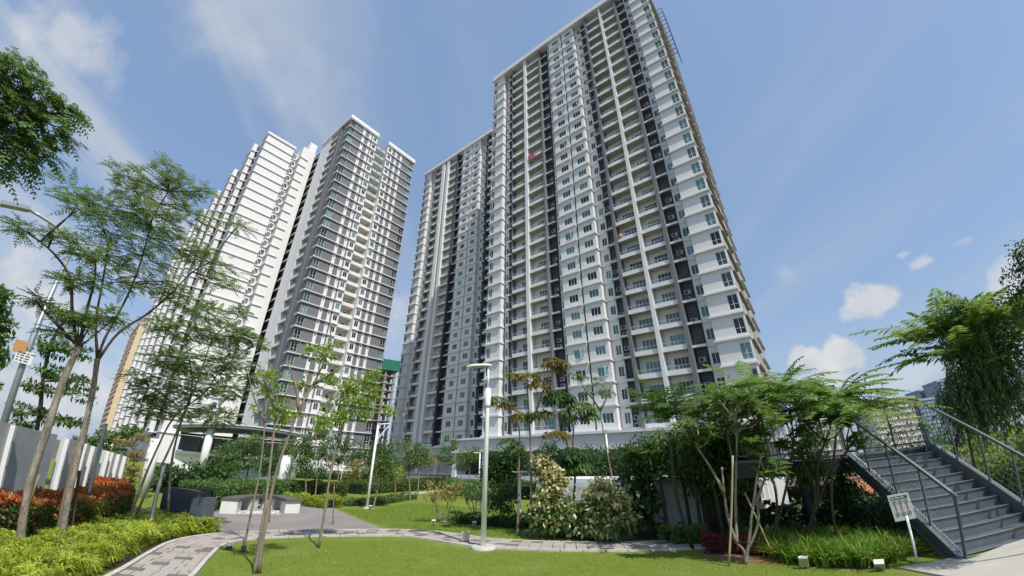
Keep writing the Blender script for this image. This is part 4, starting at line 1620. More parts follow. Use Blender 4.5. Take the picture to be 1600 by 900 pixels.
# left street light behind the fence
d0 = 19.0
p = AT(8, 657, d0)
base = Vector((p.x, p.y, 0))
root = thing('street_light', base, 'tall galvanised street light with a curved arm rising behind the fence panels', 'street light')
ht = AT(102, 395, d0).z
MB().tube([(0, 0, 0), (0, 0, ht * .5), (0, 0, ht)], [.14, .11, .075], LAMPG, 12).build('pole', root)
e1 = AT(45, 327, d0 * 1.0) - base
pts = [Vector((0, 0, ht - .05))]
side = Vector((e1.x, e1.y, 0))
c1 = Vector((0, 0, ht + (e1.z - ht) * .85))
for k in range(1, 9):
    t = k / 8
    pts.append(Vector((0, 0, ht)) * (1 - t) ** 2 + c1 * 2 * t * (1 - t) + e1 * t * t)
MB().tube(pts, .055, LAMPG, 8).build('arm', root)
e2 = AT(2, 318, d0) - base
dv = (e2 - e1)
hb = MB()
hb.bar(e1 - dv * .05, e2, .36, .13, LAMPG)
hb.bar(e1 + dv * .3 + Vector((0, 0, -.07)), e2 - dv * .1 + Vector((0, 0, -.07)), .26, .03, CONCK)
hb.build('lamp_head', root)
rt = Vector((base.y, -base.x, 0)).normalized()
fc = Vector((-base.x, -base.y, 0)).normalized()
for (px, py, m_, nm, lab) in ((34, 537, ORANGE, 'notice_board', 'small orange notice board strapped to the tall street light, upper of two'), (31, 546, ORANGE, 'notice_board', 'small orange notice board strapped to the tall street light, lower of two'),
                             (38, 558, SIGNW, 'notice_board', 'white printed notice board strapped to the tall street light')):
    c = AT(px, py, d0 - .2)
    b = MB().obox((0, 0, 0), rt * (.27 if m_ is SIGNW else .20), Vector((0, 0, .20 if m_ is SIGNW else .11)), fc * .012, m_)
    if m_ is SIGNW:
        lr = random.Random(9)
        for j in range(4):
            x = -.22
            while x < .18:
                w = .03 + lr.random() * .05
                b.obox(rt * (x + w) + Vector((0, 0, .13 - j * .085)) + fc * .014, rt * w, Vector((0, 0, .022)), fc * .001, SIGND)
                x += 2 * w + .04
    o = b.build(nm, None, c)
    tag(o, lab, 'notice board')


# ---------------------------------------------------------------- garden fittings
def spot(px, py, s, label, m=None, z=0.0, tilt=.25):
    p = G(px, py)
    root = thing('garden_spotlight', p, label, 'garden light', 'garden spotlights in the grass')
    toc = Vector((-p.x, -p.y, 0)).normalized()
    rt = toc.cross(Vector((0, 0, 1)))
    upv = (Vector((0, 0, 1)) + toc * tilt).normalized()
    f = rt.cross(upv).normalized()
    b = MB().obox(upv * (s * .55 + .05), rt * s * .5, f * s * .32, upv * s * .5, m or BENCHLEG)
    b.build('housing', root)
    b = MB().tube([(0, 0, -.05), (0, 0, .08)], .02, PIPE, 6)
    b.build('spike', root)
    MB().obox(upv * (s * .55 + .05) + f * (s * .32 + .004) * (-1), rt * s * .42, f * .003, upv * s * .42, STEEL).build('lens', root)


spot(1258, 889, .15, 'pale box spotlight in the grass below the lily clump')
spot(1375, 891, .15, 'pale box spotlight in the grass beside the concrete pad', tilt=.8)
spot(357, 858, .12, 'small white box spotlight leaning in the lawn beside the paved path', tilt=1.1)
spot(379, 863, .10, 'small black spotlight in the lawn near the leaning staked trunks', PIPE, tilt=1.0)
spot(727, 849, .20, 'grey box light on the path edge just left of the tall winged lamp', CONCK, tilt=0)
spot(889, 843, .15, 'pale box spotlight at the foot of the left variegated shrub', tilt=0)
spot(927, 843, .13, 'grey box spotlight half hidden under the right variegated shrub', CONCK, tilt=.2)
spot(677, 822, .13, 'small pale spotlight on the grass slope beside the bare shrub')
spot(741, 824, .12, 'small pale spotlight on the edging of the shrub bed')
spot(823, 838, .11, 'small grey spotlight at the foot of the slim trunks', CONCK)
spot(578, 797, .13, 'small pale spotlight beside the braced lamp post')

# ---------------------------------------------------------------- curved bench with pebble bed
BL, BM_, BR = G(356, 804), G(402, 790), G(446, 803)
bl = arc([(BL.x - .1, BL.y + .1), (G(372, 798).x, G(372, 798).y), (G(405, 794).x, G(405, 794).y), (G(434, 796).x, G(434, 796).y), (BR.x + .2, BR.y + .1)], 5)
bc = (BL + BR) / 2
root = thing('curved_bench', bc, 'low curved bench with a dark slab seat on pale blocks on the plaza', 'bench')
n = len(bl)
for k in range(0, n - 1, 5):
    seg = bl[k:k + 6]
    b = MB()
    for i in range(len(seg) - 1):
        p_, q_ = seg[i] - bc, seg[i + 1] - bc
        b.bar((p_.x, p_.y, .46), (q_.x, q_.y, .46), .62, .11, BENCHTOP)
    b.build('seat_slab', root)
for i, k in enumerate((1, 7, 13, n - 2)):
    p_ = bl[k] - bc
    d_ = (bl[min(k + 1, n - 1)] - bl[k - 1]).normalized()
    s_ = Vector((-d_.y, d_.x, 0))
    MB().obox((p_.x, p_.y, .20), d_ * .32, s_ * .27, Vector((0, 0, .20)), BENCHLEG).build('block', root)
q = MB()
ctr = G(405, 803)
lr = random.Random(2)
for _ in range(420):
    t = lr.random() * 6.28
    rr = math.sqrt(lr.random())
    base_ = G(370 + 65 * lr.random(), 800 + 5 * lr.random())
    s_ = .03 + .03 * lr.random()
    ax = Vector((math.cos(t), math.sin(t), 0))
    q.obox((base_.x, base_.y, .02), ax * s_, Vector((-ax.y, ax.x, 0)) * s_ * .7, Vector((.2 * s_, 0, s_ * .5)), PEBBLE)
o = q.build('pebbles')
tag(o, 'white pebbles spread in front of the curved bench', 'pebbles', kind='stuff')

# ---------------------------------------------------------------- slate blue feature wall
def curved_wall(name, pts, hs, th, m, label, cat='wall'):
    b = MB()
    n = len(pts)
    P_ = [Vector((p[0], p[1], 0)) for p in pts]
    nr = []
    for i in range(n):
        d = (P_[min(i + 1, n - 1)] - P_[max(i - 1, 0)]).normalized()
        nr.append(Vector((-d.y, d.x, 0)))
    o0 = P_[0].copy()
    for i in range(n - 1):
        a, c = P_[i] - o0, P_[i + 1] - o0
        A0, A1_, C0, C1 = a, a + nr[i] * th, c, c + nr[i + 1] * th
        z0, z1 = Vector((0, 0, -.1)), None
        ha, hc = Vector((0, 0, hs[i])), Vector((0, 0, hs[i + 1]))
        b.poly([A0 + z0, C0 + z0, C0 + hc, A0 + ha], m)
        b.poly([C1 + z0, A1_ + z0, A1_ + ha, C1 + hc], m)
        b.poly([A0 + ha, C0 + hc, C1 + hc, A1_ + ha], m)
    e = P_[-1] - o0
    b.poly([e + z0, e + nr[-1] * th + z0, e + nr[-1] * th + Vector((0, 0, hs[-1])), e + Vector((0, 0, hs[-1]))], m)
    b.poly([nr[0] * th + z0, z0, Vector((0, 0, hs[0])), nr[0] * th + Vector((0, 0, hs[0]))], m)
    o = b.build(name, None, o0)
    return tag(o, label, cat)


w1 = arc([G(245, 812), G(270, 819), G(297, 826)], 5)
d1_ = [math.hypot(p[0], p[1]) for p in w1]
hs = [ABOVE(p, 266 + 38 * i / (len(w1) - 1), 762 + 6 * (i / (len(w1) - 1)) ** 2).z for i, p in enumerate(w1)]
curved_wall('feature_wall', [(p.x, p.y) for p in w1], hs, .16, NAVY, 'slate blue curved garden wall, the taller left leaf behind the yellow green planting')
w2 = arc([G(290, 829), G(310, 831), G(328, 831)], 5)
hs = [ABOVE(p, 303 + 32 * i / (len(w2) - 1), 778).z for i, p in enumerate(w2)]
curved_wall('feature_wall', [(p.x, p.y) for p in w2], hs, .16, NAVY, 'slate blue curved garden wall, the lower right leaf at the end of the paved path')

# ---------------------------------------------------------------- boundary fence panels at the left
FL0, FL1 = PD(-59.5, 13.0), PD(-45.8, 20.5)


def fence_panel(t0, t1, h0, h1, fins, label, slits=True):
    a, c = FL0.lerp(FL1, t0), FL0.lerp(FL1, t1)
    root = thing('fence_panel', a, label, 'fence', 'grey fence panels with white fins')
    d = (c - a)
    L_ = d.length
    d.normalize()
    s = Vector((-d.y, d.x, 0))
    b = MB()
    z = lambda h: Vector((0, 0, h))
    for sg in (1, -1):
        o_ = s * (.07 * sg)
        q = [o_ + z(-.2), d * L_ + o_ + z(-.2), d * L_ + o_ + z(h1), o_ + z(h0)]
        b.poly(q if sg < 0 else q[::-1], FENCEP)
    b.poly([s * .07 + z(h0), s * -.07 + z(h0), d * L_ - s * .07 + z(h1), d * L_ + s * .07 + z(h1)], LGREY)
    b.poly([s * -.07 + z(-.2), s * -.07 + z(h0), s * .07 + z(h0), s * .07 + z(-.2)], FENCEP)
    b.poly([d * L_ + s * -.07 + z(-.2), d * L_ + s * .07 + z(-.2), d * L_ + s * .07 + z(h1), d * L_ + s * -.07 + z(h1)], FENCEP)
    b.build('panel', root)
    for f in fins:
        x = f * L_
        h = h0 + (h1 - h0) * f
        m = MB().obox(d * x - s * .135 + z(h / 2 - .1), d * .045, s * .062, z(h / 2 + .08), WHITE)
        for bz in (.25, .5, .8):
            m.obox(d * (x) - s * .20 + z(h * bz), d * .014, s * .012, z(.014), PIPE)
        m.build('fin', root)


fence_panel(0, .40, 1.95, 1.93, (.34,), 'grey rendered fence panel at the far left edge with one broad white fin')
fence_panel(.46, .60, 1.90, 1.84, (.0, .97), 'grey fence panel between the two mottled trunks with white fins at both ends')
fence_panel(.61, .76, 1.82, 1.74, (.35,), 'grey fence panel with a white fin, third from the left edge')
fence_panel(.80, .99, 1.70, 1.58, (.02, .22, .58, .96), 'grey fence panel with four narrow white fins, the one farthest along the fence')

# ---------------------------------------------------------------- boulders
lr = random.Random(8)
for (px, py, s, lab) in ((624, 757, .75, 'tan boulder among the far shrubs, leftmost of four'), (634, 756, .65, 'tan boulder among the far shrubs, second from left'),
                         (648, 755, .7, 'tan boulder among the far shrubs, tallest of four'), (658, 754, .5, 'tan boulder among the far shrubs, small rightmost one')):
    p = G(px, py + 6)
    me = bpy.data.meshes.new('boulder')
    import bmesh
    bm = bmesh.new()
    bmesh.ops.create_icosphere(bm, subdivisions=3, radius=1)
    ph = [lr.random() * 6 for _ in range(6)]
    for v in bm.verts:
        c = v.co
        k = 1 + .18 * math.sin(3 * c.x + ph[0]) + .15 * math.sin(4 * c.y + ph[1]) + .12 * math.sin(5 * c.z + ph[2]) + .07 * math.sin(9 * c.x + ph[3]) * math.sin(8 * c.y + ph[4])
        v.co = Vector((c.x * k * 1.3, c.y * k, max(-.35, c.z * k * .75)))
    bm.to_mesh(me)
    bm.free()
    me.materials.append(ROCKTAN)
    o = place('boulder', me, None, (p.x, p.y, .3 * s), lr.random() * 3)
    o.scale = (s, s, s)
    tag(o, lab, 'boulder', 'tan boulders by the driveway')

# ---------------------------------------------------------------- entrance lobby
CANOPY = mat('canopy_metal', (.16, .18, .21), .45, metal=.2)


def lobby():
    c = PD(-34.2, 49.0)
    yaw = math.atan2(-c.x, c.y)                        # x axis across the view
    root = thing('lobby_building', c, 'low glass entrance lobby under a curved dark canopy with tall white columns', 'building', rot=yaw)
    hw = 6.4
    rf = MB()
    n = 18
    def roof(t):
        x = -hw + 2 * hw * t
        return x, 4.7 - .45 * ((t - .5) / .5) ** 2, -1.6 - 1.6 * math.sin(math.pi * t)
    for i in range(n):
        (xa, za, ya), (xb, zb, yb) = roof(i / n), roof((i + 1) / n)
        for q in ([(xa, ya, za), (xb, yb, zb), (xb, yb, zb + .35), (xa, ya, za + .35)],
                  [(xa, ya, za + .35), (xb, yb, zb + .35), (xb, 7, zb + .35), (xa, 7, za + .35)],
                  [(xa, 7, za), (xb, 7, zb), (xb, yb, zb), (xa, ya, za)]):
            rf.poly(q, CANOPY)
    rf.poly([(-hw, -1.6, 4.25), (-hw, -1.6, 4.6), (-hw, 7, 4.6), (-hw, 7, 4.25)], METALD)
    rf.poly([(hw, -1.6, 4.25), (hw, 7, 4.25), (hw, 7, 4.6), (hw, -1.6, 4.6)], METALD)
    rf.build('canopy', root)
    hi = MB()
    for i in range(n):
        (xa, za, ya), (xb, zb, yb) = roof(i / n), roof((i + 1) / n)
        hi.bar((xa, ya - .03, za + .30), (xb, yb - .03, zb + .30), .08, .12, LGREY)
    hi.build('fascia_edge', root)
    for k in range(6):
        x = -5.7 + k * 1.92
        MB().box(x, x + 1.82, 0, .08, 2.35, 3.75, LOBBYG).build('clerestory_pane', root)
    MB().box(-5.8, 5.8, -.15, .3, 2.0, 2.3, WHITE).box(-5.8, 5.8, -.1, .3, 3.8, 4.0, METALD).build('white_band', root)
    for k in range(6):
        x = -3.5 + k * 1.5
        MB().box(x, x + 1.4, .1, .16, .05, 1.95, LOBBYG2 if k in (2, 3, 4) else LOBBYG).build('glass_panel', root)
    MB().box(-5.8, -3.6, .1, .3, 0, 2, WHITE).build('wall', root)
    MB().box(-5.6, 5.6, 3, 6.5, 0, 3.7, DGREY).build('inner_core', root)
    for x in (-3.1, 5.0):
        MB().tube([(x, -1.9, 0), (x, -1.9, 4.75 - .7 * (x / hw) ** 2)], .36, WHITE, 16).build('column', root)


lobby()
p = G(436, 776)
b = MB().tube([(0, 0, -.1), (0, 0, ABOVE(p, 449, 712).z)], .27, WHITE, 16)
tag(b.build('column', None, p), 'free standing round white column beyond the bench, behind the leaning trunks', 'column')
p = AT(235, 720, 22)
p = Vector((p.x, p.y, 0))
b = MB().tube([(0, 0, 0), (0, 0, ABOVE(p, 243, 686).z)], .22, WHITE, 16)
tag(b.build('column', None, p), 'round white column rising behind the red tipped hedge', 'column')

# ---------------------------------------------------------------- white retaining building on the right
def low_building():
    c = AB(-1.9, 16.6)
    root = thing('service_building', (c.x, c.y, 0), 'low white ramp building with a ribbed side below the footbridge', 'building', rot=A1)
    # front white wall faces the garden (-y), side (+x) has ribs and openings
    MB().box(-9.5, -3.6, 0, .3, -1, 1.05, LGREY).build('front_wall', root)
    MB().box(-3.6, 0, .2, .5, -3, 1.3, LGREY).box(-3.6, 0, .0, .199, .45, .62, WHITE).build('front_wall', root)
    MB().box(-9.5, 0, .51, 9.5, 1.05, 1.3, WHITE).build('roof', root)
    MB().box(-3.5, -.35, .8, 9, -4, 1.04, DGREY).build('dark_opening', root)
    MB().box(-.3, 0, .51, 9.5, -.1, 1.049, WHITE).build('side_beam', root)
    for k in range(7):
        y = .6 + k * 1.4
        MB().box(-.3, .12, y, y + .35, -5, 1.32, WHITE).build('rib', root)
    MB().box(-9.5, -.4, .6, .8, -4, -.1, LGREY).build('plinth', root)
    return root


low_building()
# dark slatted screen with posts seen between the palms
_c = PD(26.8, 14.2)
root = thing('slatted_screen', (_c.x, _c.y, 0), 'dark horizontal slatted screen in the shade behind the palms', 'screen', rot=R(-26.8))
for k in range(9):
    MB().box(-.95, 1.0, 0, .06, .75 + k * .13, .83 + k * .13, METALD).build('slat', root)
for x in (-.9, -.1, .85):
    MB().box(x, x + .12, .065, .16, 0, 2.0, METALD).build('post', root)
MB().box(-1.1, 1.1, .5, .7, 0, .72, BROWNROOF).build('base_wall', root)
MB().box(-1.1, 1.1, .52, .68, .73, 2.0, NIGHT).build('shade_backing', root)  # near black sheet added to keep the gaps between the slats dark

# houses down the slope beyond the bridge
def house(azd, d, w, dp, z0, h, rh, wallm, roofm, label, yaw=0.0):
    c = PD(azd, d)
    root = thing('house', (c.x, c.y, z0), label, 'house', 'houses down the slope', rot=R(-azd) + yaw)
    MB().box(-w / 2, w / 2, 0, dp, 0, h, wallm).build('wall', root)
    r = MB()
    e = .5
    A_ = [(-w / 2 - e, -e, h), (w / 2 + e, -e, h), (w / 2 + e, dp + e, h), (-w / 2 - e, dp + e, h)]
    r1, r2 = (-w / 4, dp / 2, h + rh), (w / 4, dp / 2, h + rh)
    r.poly([A_[0], A_[1], r2, r1], roofm); r.poly([A_[1], A_[2], r2], roofm); r.poly([A_[2], A_[3], r1, r2], roofm); r.poly([A_[3], A_[0], r1], roofm)
    r.poly(A_[::-1], LGREY)
    r.build('roof', root)
    for k in range(int(w / 2.4)):
        x = -w / 2 + 1.2 + k * 2.4
        place('window', m_window(1.2, 1.3, 2), root, (x, -.02, h - 2.1))


house(36.6, 44, 9, 8, -5, 3.4, 1.9, LGREY, BROWNROOF, 'house with a brown roof glimpsed under the footbridge')
house(39.8, 52, 8, 8, -5, 3.2, 1.8, WHITE, REDROOF, 'house with an orange tiled roof glimpsed under the footbridge')

# ---------------------------------------------------------------- distant towers
def far_block(azd, d, w, dp, h, m, label, yaw=0.0, nfl=20, ncol=6, winm=None, name='apartment_block', z0=-6, capm=None):
    c = PD(azd, d)
    root = thing(name, (c.x, c.y, z0), label, 'apartment block', rot=R(-azd) + yaw)
    MB().box(-w / 2, w / 2, 0, dp, 0, h, m).build('wall', root)
    MB().box(-w / 2 - .6, w / 2 + .6, -.6, dp + .6, h + .01, h + 1.6, capm or m).build('parapet', root)
    win = m_box(('farwin', round(w / ncol * .5, 2), round(h / nfl * .5, 2), (winm or DGREY).name), (0, w / ncol * .5, -.12, -.005, 0, h / nfl * .5, winm or DGREY))
    slab = m_box(('farslab', round(w, 2), m.name), (-w / 2, w / 2, -.5, -.125, 0, .35, m))
    side = m_box(('farside', round(dp, 2), round(h / nfl * .5, 2)), (0, .1, 0, dp * .22, 0, h / nfl * .5, winm or DGREY))
    cnt = 0
    for f in range(nfl):
        z = h * (f + .3) / nfl
        place('floor_slab', slab, root, (0, 0, z - .4))
        for k in range(ncol):
            if cnt < 290:
                place('window', win, root, (-w / 2 + w * (k + .25) / ncol, 0, z))
                cnt += 1
    return root


FARW = mat('far_cream', (.70, .66, .57), .85)
FARWIN = mat('far_window', (.36, .33, .29), .6)
FARB = mat('hazed_blue_grey', (.33, .38, .46), .7)  # bluish fade of distance put into the wall colour
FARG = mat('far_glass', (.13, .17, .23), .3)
SALW = mat('salmon_window', (.24, .13, .10), .7)
far_block(46.6, 190, 17, 12, 25, FARW, 'cream slab block beyond the bridge railing', .62, 12, 12, winm=FARWIN, capm=PINKW)
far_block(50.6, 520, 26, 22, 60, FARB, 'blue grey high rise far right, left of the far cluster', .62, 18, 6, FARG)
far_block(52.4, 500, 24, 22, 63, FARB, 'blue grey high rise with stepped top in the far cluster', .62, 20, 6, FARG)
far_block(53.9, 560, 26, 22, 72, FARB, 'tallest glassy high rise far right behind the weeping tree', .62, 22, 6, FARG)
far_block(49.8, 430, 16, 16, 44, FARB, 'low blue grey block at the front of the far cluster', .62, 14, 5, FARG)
far_block(39.4, 160, 11, 10, 29, FARW, 'pale block with pitched grey roof vents behind the feathery fronds', .2, 9, 4, winm=FARWIN, capm=DGREY)

# yellow tower at the far left, construction tower with green netting
PINKL = mat('pale_salmon', (.62, .50, .40), .8)
c = AB(-275, 18.6)
yt = thing('apartment_tower', (c.x, c.y, 0), 'pale yellow apartment tower with salmon balconies at the far left', 'apartment tower', rot=A1)
MB().box(-40, 0, 0, 9.5, 0, 67, YELLOWW).build('wall', yt)
MB().box(-40.3, .3, -.3, 9.8, 67.01, 69.5, PINKW).build('parapet', yt)
MB().box(-30, -4, 2, 8, 69.5, 74, PINKW).build('roof_house', yt)
sl = m_box('ytslab', (0, 4.5, -.45, -.005, 0, .7, PINKL), (0, 4.5, -.1, -.004, 1.1, 2.5, SALW))
for f in range(22):
    for k in range(6):
        place('balcony', sl, yt, (-38 + k * 6.3, 0, 1.5 + f * 2.95))

azc, dc = -19.35, 175
c = PD(azc, dc)
ct_ = thing('unfinished_tower', (c.x, c.y, 0), 'unfinished concrete tower with green netting on its top storeys', 'unfinished tower', rot=R(-azc) + .35)
hh = 1.8 + .225 * dc
nf = 13
sl = m_box('rawslab', (-7, 7, 0, 12, 0, .35, RAWCON))
for f in range(nf + 1):
    place('floor_slab', sl, ct_, (0, 0, f * hh / nf))
cm = m_box('rawcol', (-.5, .5, -.5, .5, 0, hh, RAWCON))
for x in (-6.2, -2.1, 2.1, 6.2):
    for y in (.7, 6, 11.3):
        place('column', cm, ct_, (x, y, 0))
MB().box(-3, 3.4, 3, 9, 0, hh, RAWCON).build('stair_core', ct_)
nt_ = MB()
for (x0, x1, y0, y1) in ((-7.6, 7.6, -.7, -.6), (-7.6, 7.6, 12.6, 12.7), (-7.7, -7.6, -.7, 12.7), (7.6, 7.7, -.7, 12.7)):
    nt_.box(x0, x1, y0, y1, hh - .5, hh + 4.2, GREENNET)
nt_.build('green_netting', ct_)
for k in range(7):
    MB().box(-7.5 + k * 2.4, -7.3 + k * 2.4, -.65, -.5, hh + 4.2, hh + 5.2, RAWCON).build('starter_post', ct_)

# white rendered garden wall behind the palms
a_, c_ = PD(13.6, 13.9), PD(24.2, 13.7)
b = MB()
dv = (c_ - a_)
L_ = dv.length
b.box(0, L_, 0, .2, -.3, 1.42, LGREY).box(-.03, L_ + .03, -.04, .24, 1.421, 1.50, WHITE)
o = b.build('garden_wall', None, (a_.x, a_.y, 0), math.atan2(dv.y, dv.x))
tag(o, 'plain white rendered garden wall behind the slender palm trunks', 'wall')

# ---------------------------------------------------------------- vegetation
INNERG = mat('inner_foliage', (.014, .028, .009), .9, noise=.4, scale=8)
DEADLEAF = mat('dead_leaf', (.22, .11, .04), .8, island=[(.30, .20, .08), (.12, .07, .03)])
def ppm(x, y, d):
    """metres per picture unit across and up at distance d"""
    a, b, c = AT(x - 5, y, d), AT(x + 5, y, d), AT(x, y - 5, d)
    e = AT(x, y + 5, d)
    return (b - a).length / 10, abs(c.z - e.z) / 10


def ell(x, y, rx, ry, d, deep=None, off=0.0):
    """ellipsoid for foliage: centre, radii, given by its outline as seen from the garden"""
    c = AT(x, y, d + off)
    mx, my = ppm(x, y, d + off)
    return c, max(.05, rx * mx), max(.05, ry * my), (deep if deep is not None else max(.05, rx * mx))


def sample(el, n, shell=0.35):
    """n points inside an ellipsoid, denser towards its surface"""
    c, rx, rz, dp = el
    d = rnd_dirs(n)
    r = (shell + (1 - shell) * rng.random((n, 1))) ** .6
    p = d * r
    view = np.array([c.x, c.y, 0.0])
    view /= max(1e-6, np.linalg.norm(view))
    side = np.array([view[1], -view[0], 0])
    out = np.array(c) + p[:, :1] * side * rx + p[:, 1:2] * view * dp + p[:, 2:3] * np.array([0, 0, 1.0]) * rz
    nrm = unit(p[:, :1] * side / rx + p[:, 1:2] * view / dp + p[:, 2:3] * np.array([0, 0, 1.0]) / rz)
    return out, nrm


def clump_leaves(els, n, ll, lw, sub=26, spread=.16, droop=.15, upw=.9, flat=1.0):
    """broad leaves gathered in small sprays inside ellipsoids"""
    V = []
    tot = sum(e[1] * e[2] + .02 for e in els)
    for e in els:
        m = max(8, int(n * (e[1] * e[2] + .02) / tot))
        k = max(2, m // sub)
        C_, N_ = sample(e, k, .25)
        idx = rng.integers(0, k, m)
        P = C_[idx] + rng.normal(size=(m, 3)) * spread * np.array([1, 1, .6 * flat])
        D = unit(N_[idx] * .7 + rng.normal(size=(m, 3)) * .8 + np.array([0, 0, -.15]))
        Nn = unit(rng.normal(size=(m, 3)) * .5 + np.array([0, 0, upw]))
        s = .7 + .6 * rng.random(m)
        V.append(leaf_quads(P, D, Nn, ll * s, lw * s, droop))
    return np.concatenate(V)


def fronds(P, D, L, pairs, ll, lw, droop=.35, ang=.35, fold=.1, taper=True, rachis=.006):
    """pinnate leaves: P base, D direction (n,3), L length (n,)"""
    n = len(P)
    D = unit(D)
    upv = np.array([0, 0, 1.0])
    S = unit(np.cross(D, upv) + 1e-6)
    t = np.linspace(.10, 1.0, pairs)
    V = []
    L = np.asarray(L).reshape(n, 1)
    def at(tt):
        return P + D * L * tt - upv * L * droop * tt ** 2
    for k in range(pairs):
        tt = t[k]
        B = at(tt)
        T = unit(D - upv * 2 * droop * tt)
        prof = math.sin(math.pi * min(1, (.18 + .80 * tt))) ** .6 if taper else 1.0
        prof = max(.25, prof)
        for s in (-1, 1):
            LD = unit(S * s + T * ang + upv * (-fold + .12 * rng.normal(size=(n, 1))) + .06 * rng.normal(size=(n, 3)))
            Nn = unit(np.cross(T, S) * -1 + .15 * rng.normal(size=(n, 3)))
            Nn[Nn[:, 2] < 0] *= -1
            q = ll * prof * (.9 + .2 * rng.random(n)) * (L[:, 0] / L.mean()) ** .5
            V.append(leaf_quads(B, LD, Nn, q, lw * (.85 + .3 * rng.random(n)), .10))
    if rachis:
        pts = [at(x) for x in (0, .33, .66, 1.0)]
        for a, b in zip(pts[:-1], pts[1:]):
            V.append(np.stack([a - S * rachis, b - S * rachis * .7, b + S * rachis * .7, a + S * rachis], axis=1))
            V.append(np.stack([a - upv * rachis, b - upv * rachis * .7, b + upv * rachis * .7, a + upv * rachis], axis=1))
    return np.concatenate(V)


def feather_crown(els, n, L=.32, pairs=8, ll=.085, lw=.030, upw=.1, droop=.25, flat=.35):
    V = []
    tot = sum(e[1] * e[2] + .02 for e in els)
    for e in els:
        m = max(4, int(n * (e[1] * e[2] + .02) / tot))
        P, N_ = sample(e, m, .1)
        D = N_ * np.array([1, 1, flat]) + rng.normal(size=(m, 3)) * np.array([.6, .6, .10]) + np.array([0, 0, upw])
        V.append(fronds(P, D, L * (.7 + .6 * rng.random(m)), pairs, ll, lw, droop))
    return np.concatenate(V)


def whorls(P, A, n, ll, lw, elev=.1, droop=.35):
    """n long leaves radiating round each point P with axis A"""
    m = len(P)
    A = unit(A)
    X = unit(np.cross(A, np.array([.3, .9, .1])))
    Y = np.cross(A, X)
    V = []
    for k in range(n):
        t = 2 * math.pi * k / n + rng.random((m, 1)) * .6
        D = unit(X * np.cos(t) + Y * np.sin(t) + A * (elev + .25 * rng.normal(size=(m, 1))))
        s = .75 + .45 * rng.random(m)
        Nn = unit(A + .2 * rng.normal(size=(m, 3)))
        # two segments so that the leaf bends
        S = unit(np.cross(D, Nn))
        l = (ll * s).reshape(-1, 1)
        w = (lw * s).reshape(-1, 1)
        mid = P + D * l * .5
        tip = P + D * l - np.array([0, 0, 1.0]) * l * droop
        V.append(np.stack([P, mid + S * w * .5, tip, mid - S * w * .5], axis=1))
    return np.concatenate(V)


def limb(b, p, q, r0, r1, m, bend=.12, seg=6, n=5, gravity=0.0):
    p, q = Vector(p), Vector(q)
    d = q - p
    o = Vector((random.uniform(-1, 1), random.uniform(-1, 1), random.uniform(-.4, .8))) * d.length * bend
    pts = []
    for k in range(n + 1):
        t = k / n
        x = p.lerp(q, t) + o * (4 * t * (1 - t)) * .5
        pts.append(x)
    b.tube(pts, [r0 + (r1 - r0) * k / n for k in range(n + 1)], m, seg)
    return pts


def trunk_tube(b, pts, r0, r1, m, seg=9):
    """smooth trunk through seen points, with slight lumps"""
    P = [pts[0] * 2 - pts[1]] + list(pts) + [pts[-1] * 2 - pts[-2]]
    out = []
    for i in range(1, len(P) - 2):
        for k in range(4):
            t = k / 4
            a, b_, c, d = P[i - 1], P[i], P[i + 1], P[i + 2]
            out.append(.5 * ((2 * b_) + (c - a) * t + (2 * a - 5 * b_ + 4 * c - d) * t * t + (3 * b_ - a - 3 * c + d) * t ** 3))
    out.append(pts[-1])
    n = len(out)
    rr = [(r0 + (r1 - r0) * k / (n - 1)) * (1 + .07 * math.sin(k * 1.7)) for k in range(n)]
    rr[0] *= 1.2
    b.tube(out, rr, m, seg)
    return out


def tree(name, base, label, cat, trunks, els, leafV, leafM, barkM, r=.07, group=None, limbs=2, twig=.012, r_top=None, crown='crown', limb_from=.55, extra=None, limbM=None):
    """trunks: lists of world points; els: foliage ellipsoids to reach with limbs"""
    base = Vector(base)
    root = thing(name, base, label, cat, group)
    b = MB()
    tops = []
    for ti, tp in enumerate(trunks):
        rr = r if ti == 0 or limbM is None else r * .44
        pts = trunk_tube(b, [Vector(p) - base for p in tp], rr, (r_top or rr * (.72 if limbM and ti == 0 else .40)), barkM if ti == 0 or limbM is None else limbM)
        tops += pts[int(len(pts) * limb_from):]
    for e in els:
        c = e[0] - base
        near = min(tops, key=lambda p: (p - c).length + max(0, (p.z - c.z)) * 1.5)
        for k in range(limbs):
            q = c + Vector((random.uniform(-.6, .6) * e[1], random.uniform(-.6, .6) * e[3], random.uniform(-.3, .5) * e[2]))
            pts = limb(b, near, q, max(twig * 1.3, r * .24), twig, limbM or barkM, .14, 5)
            for j in range(3):
                a = pts[random.randint(2, len(pts) - 1)]
                q2 = a + Vector((random.uniform(-1, 1) * e[1] * .6, random.uniform(-1, 1) * e[3] * .6, random.uniform(-.1, .7) * e[2] * .8))
                limb(b, a, q2, twig * .8, twig * .35, limbM or barkM, .1, 4, 3)
    b.build('trunk', root)
    if leafV is not None and len(leafV):
        V = leafV - np.array(base)
        place(crown, quads_mesh(crown, V, leafM), root)
    if extra:
        for nm, V, m in extra:
            place(nm, quads_mesh(nm, V - np.array(base), m), root)
    return root


def PT(lst, d):
    """trunk points from picture outline at distance d (or per point)"""
    return [AT(x, y, (d if len(q) == 0 else q[0])) for (x, y, *q) in lst]


def dist(p):
    return math.hypot(p[0], p[1])


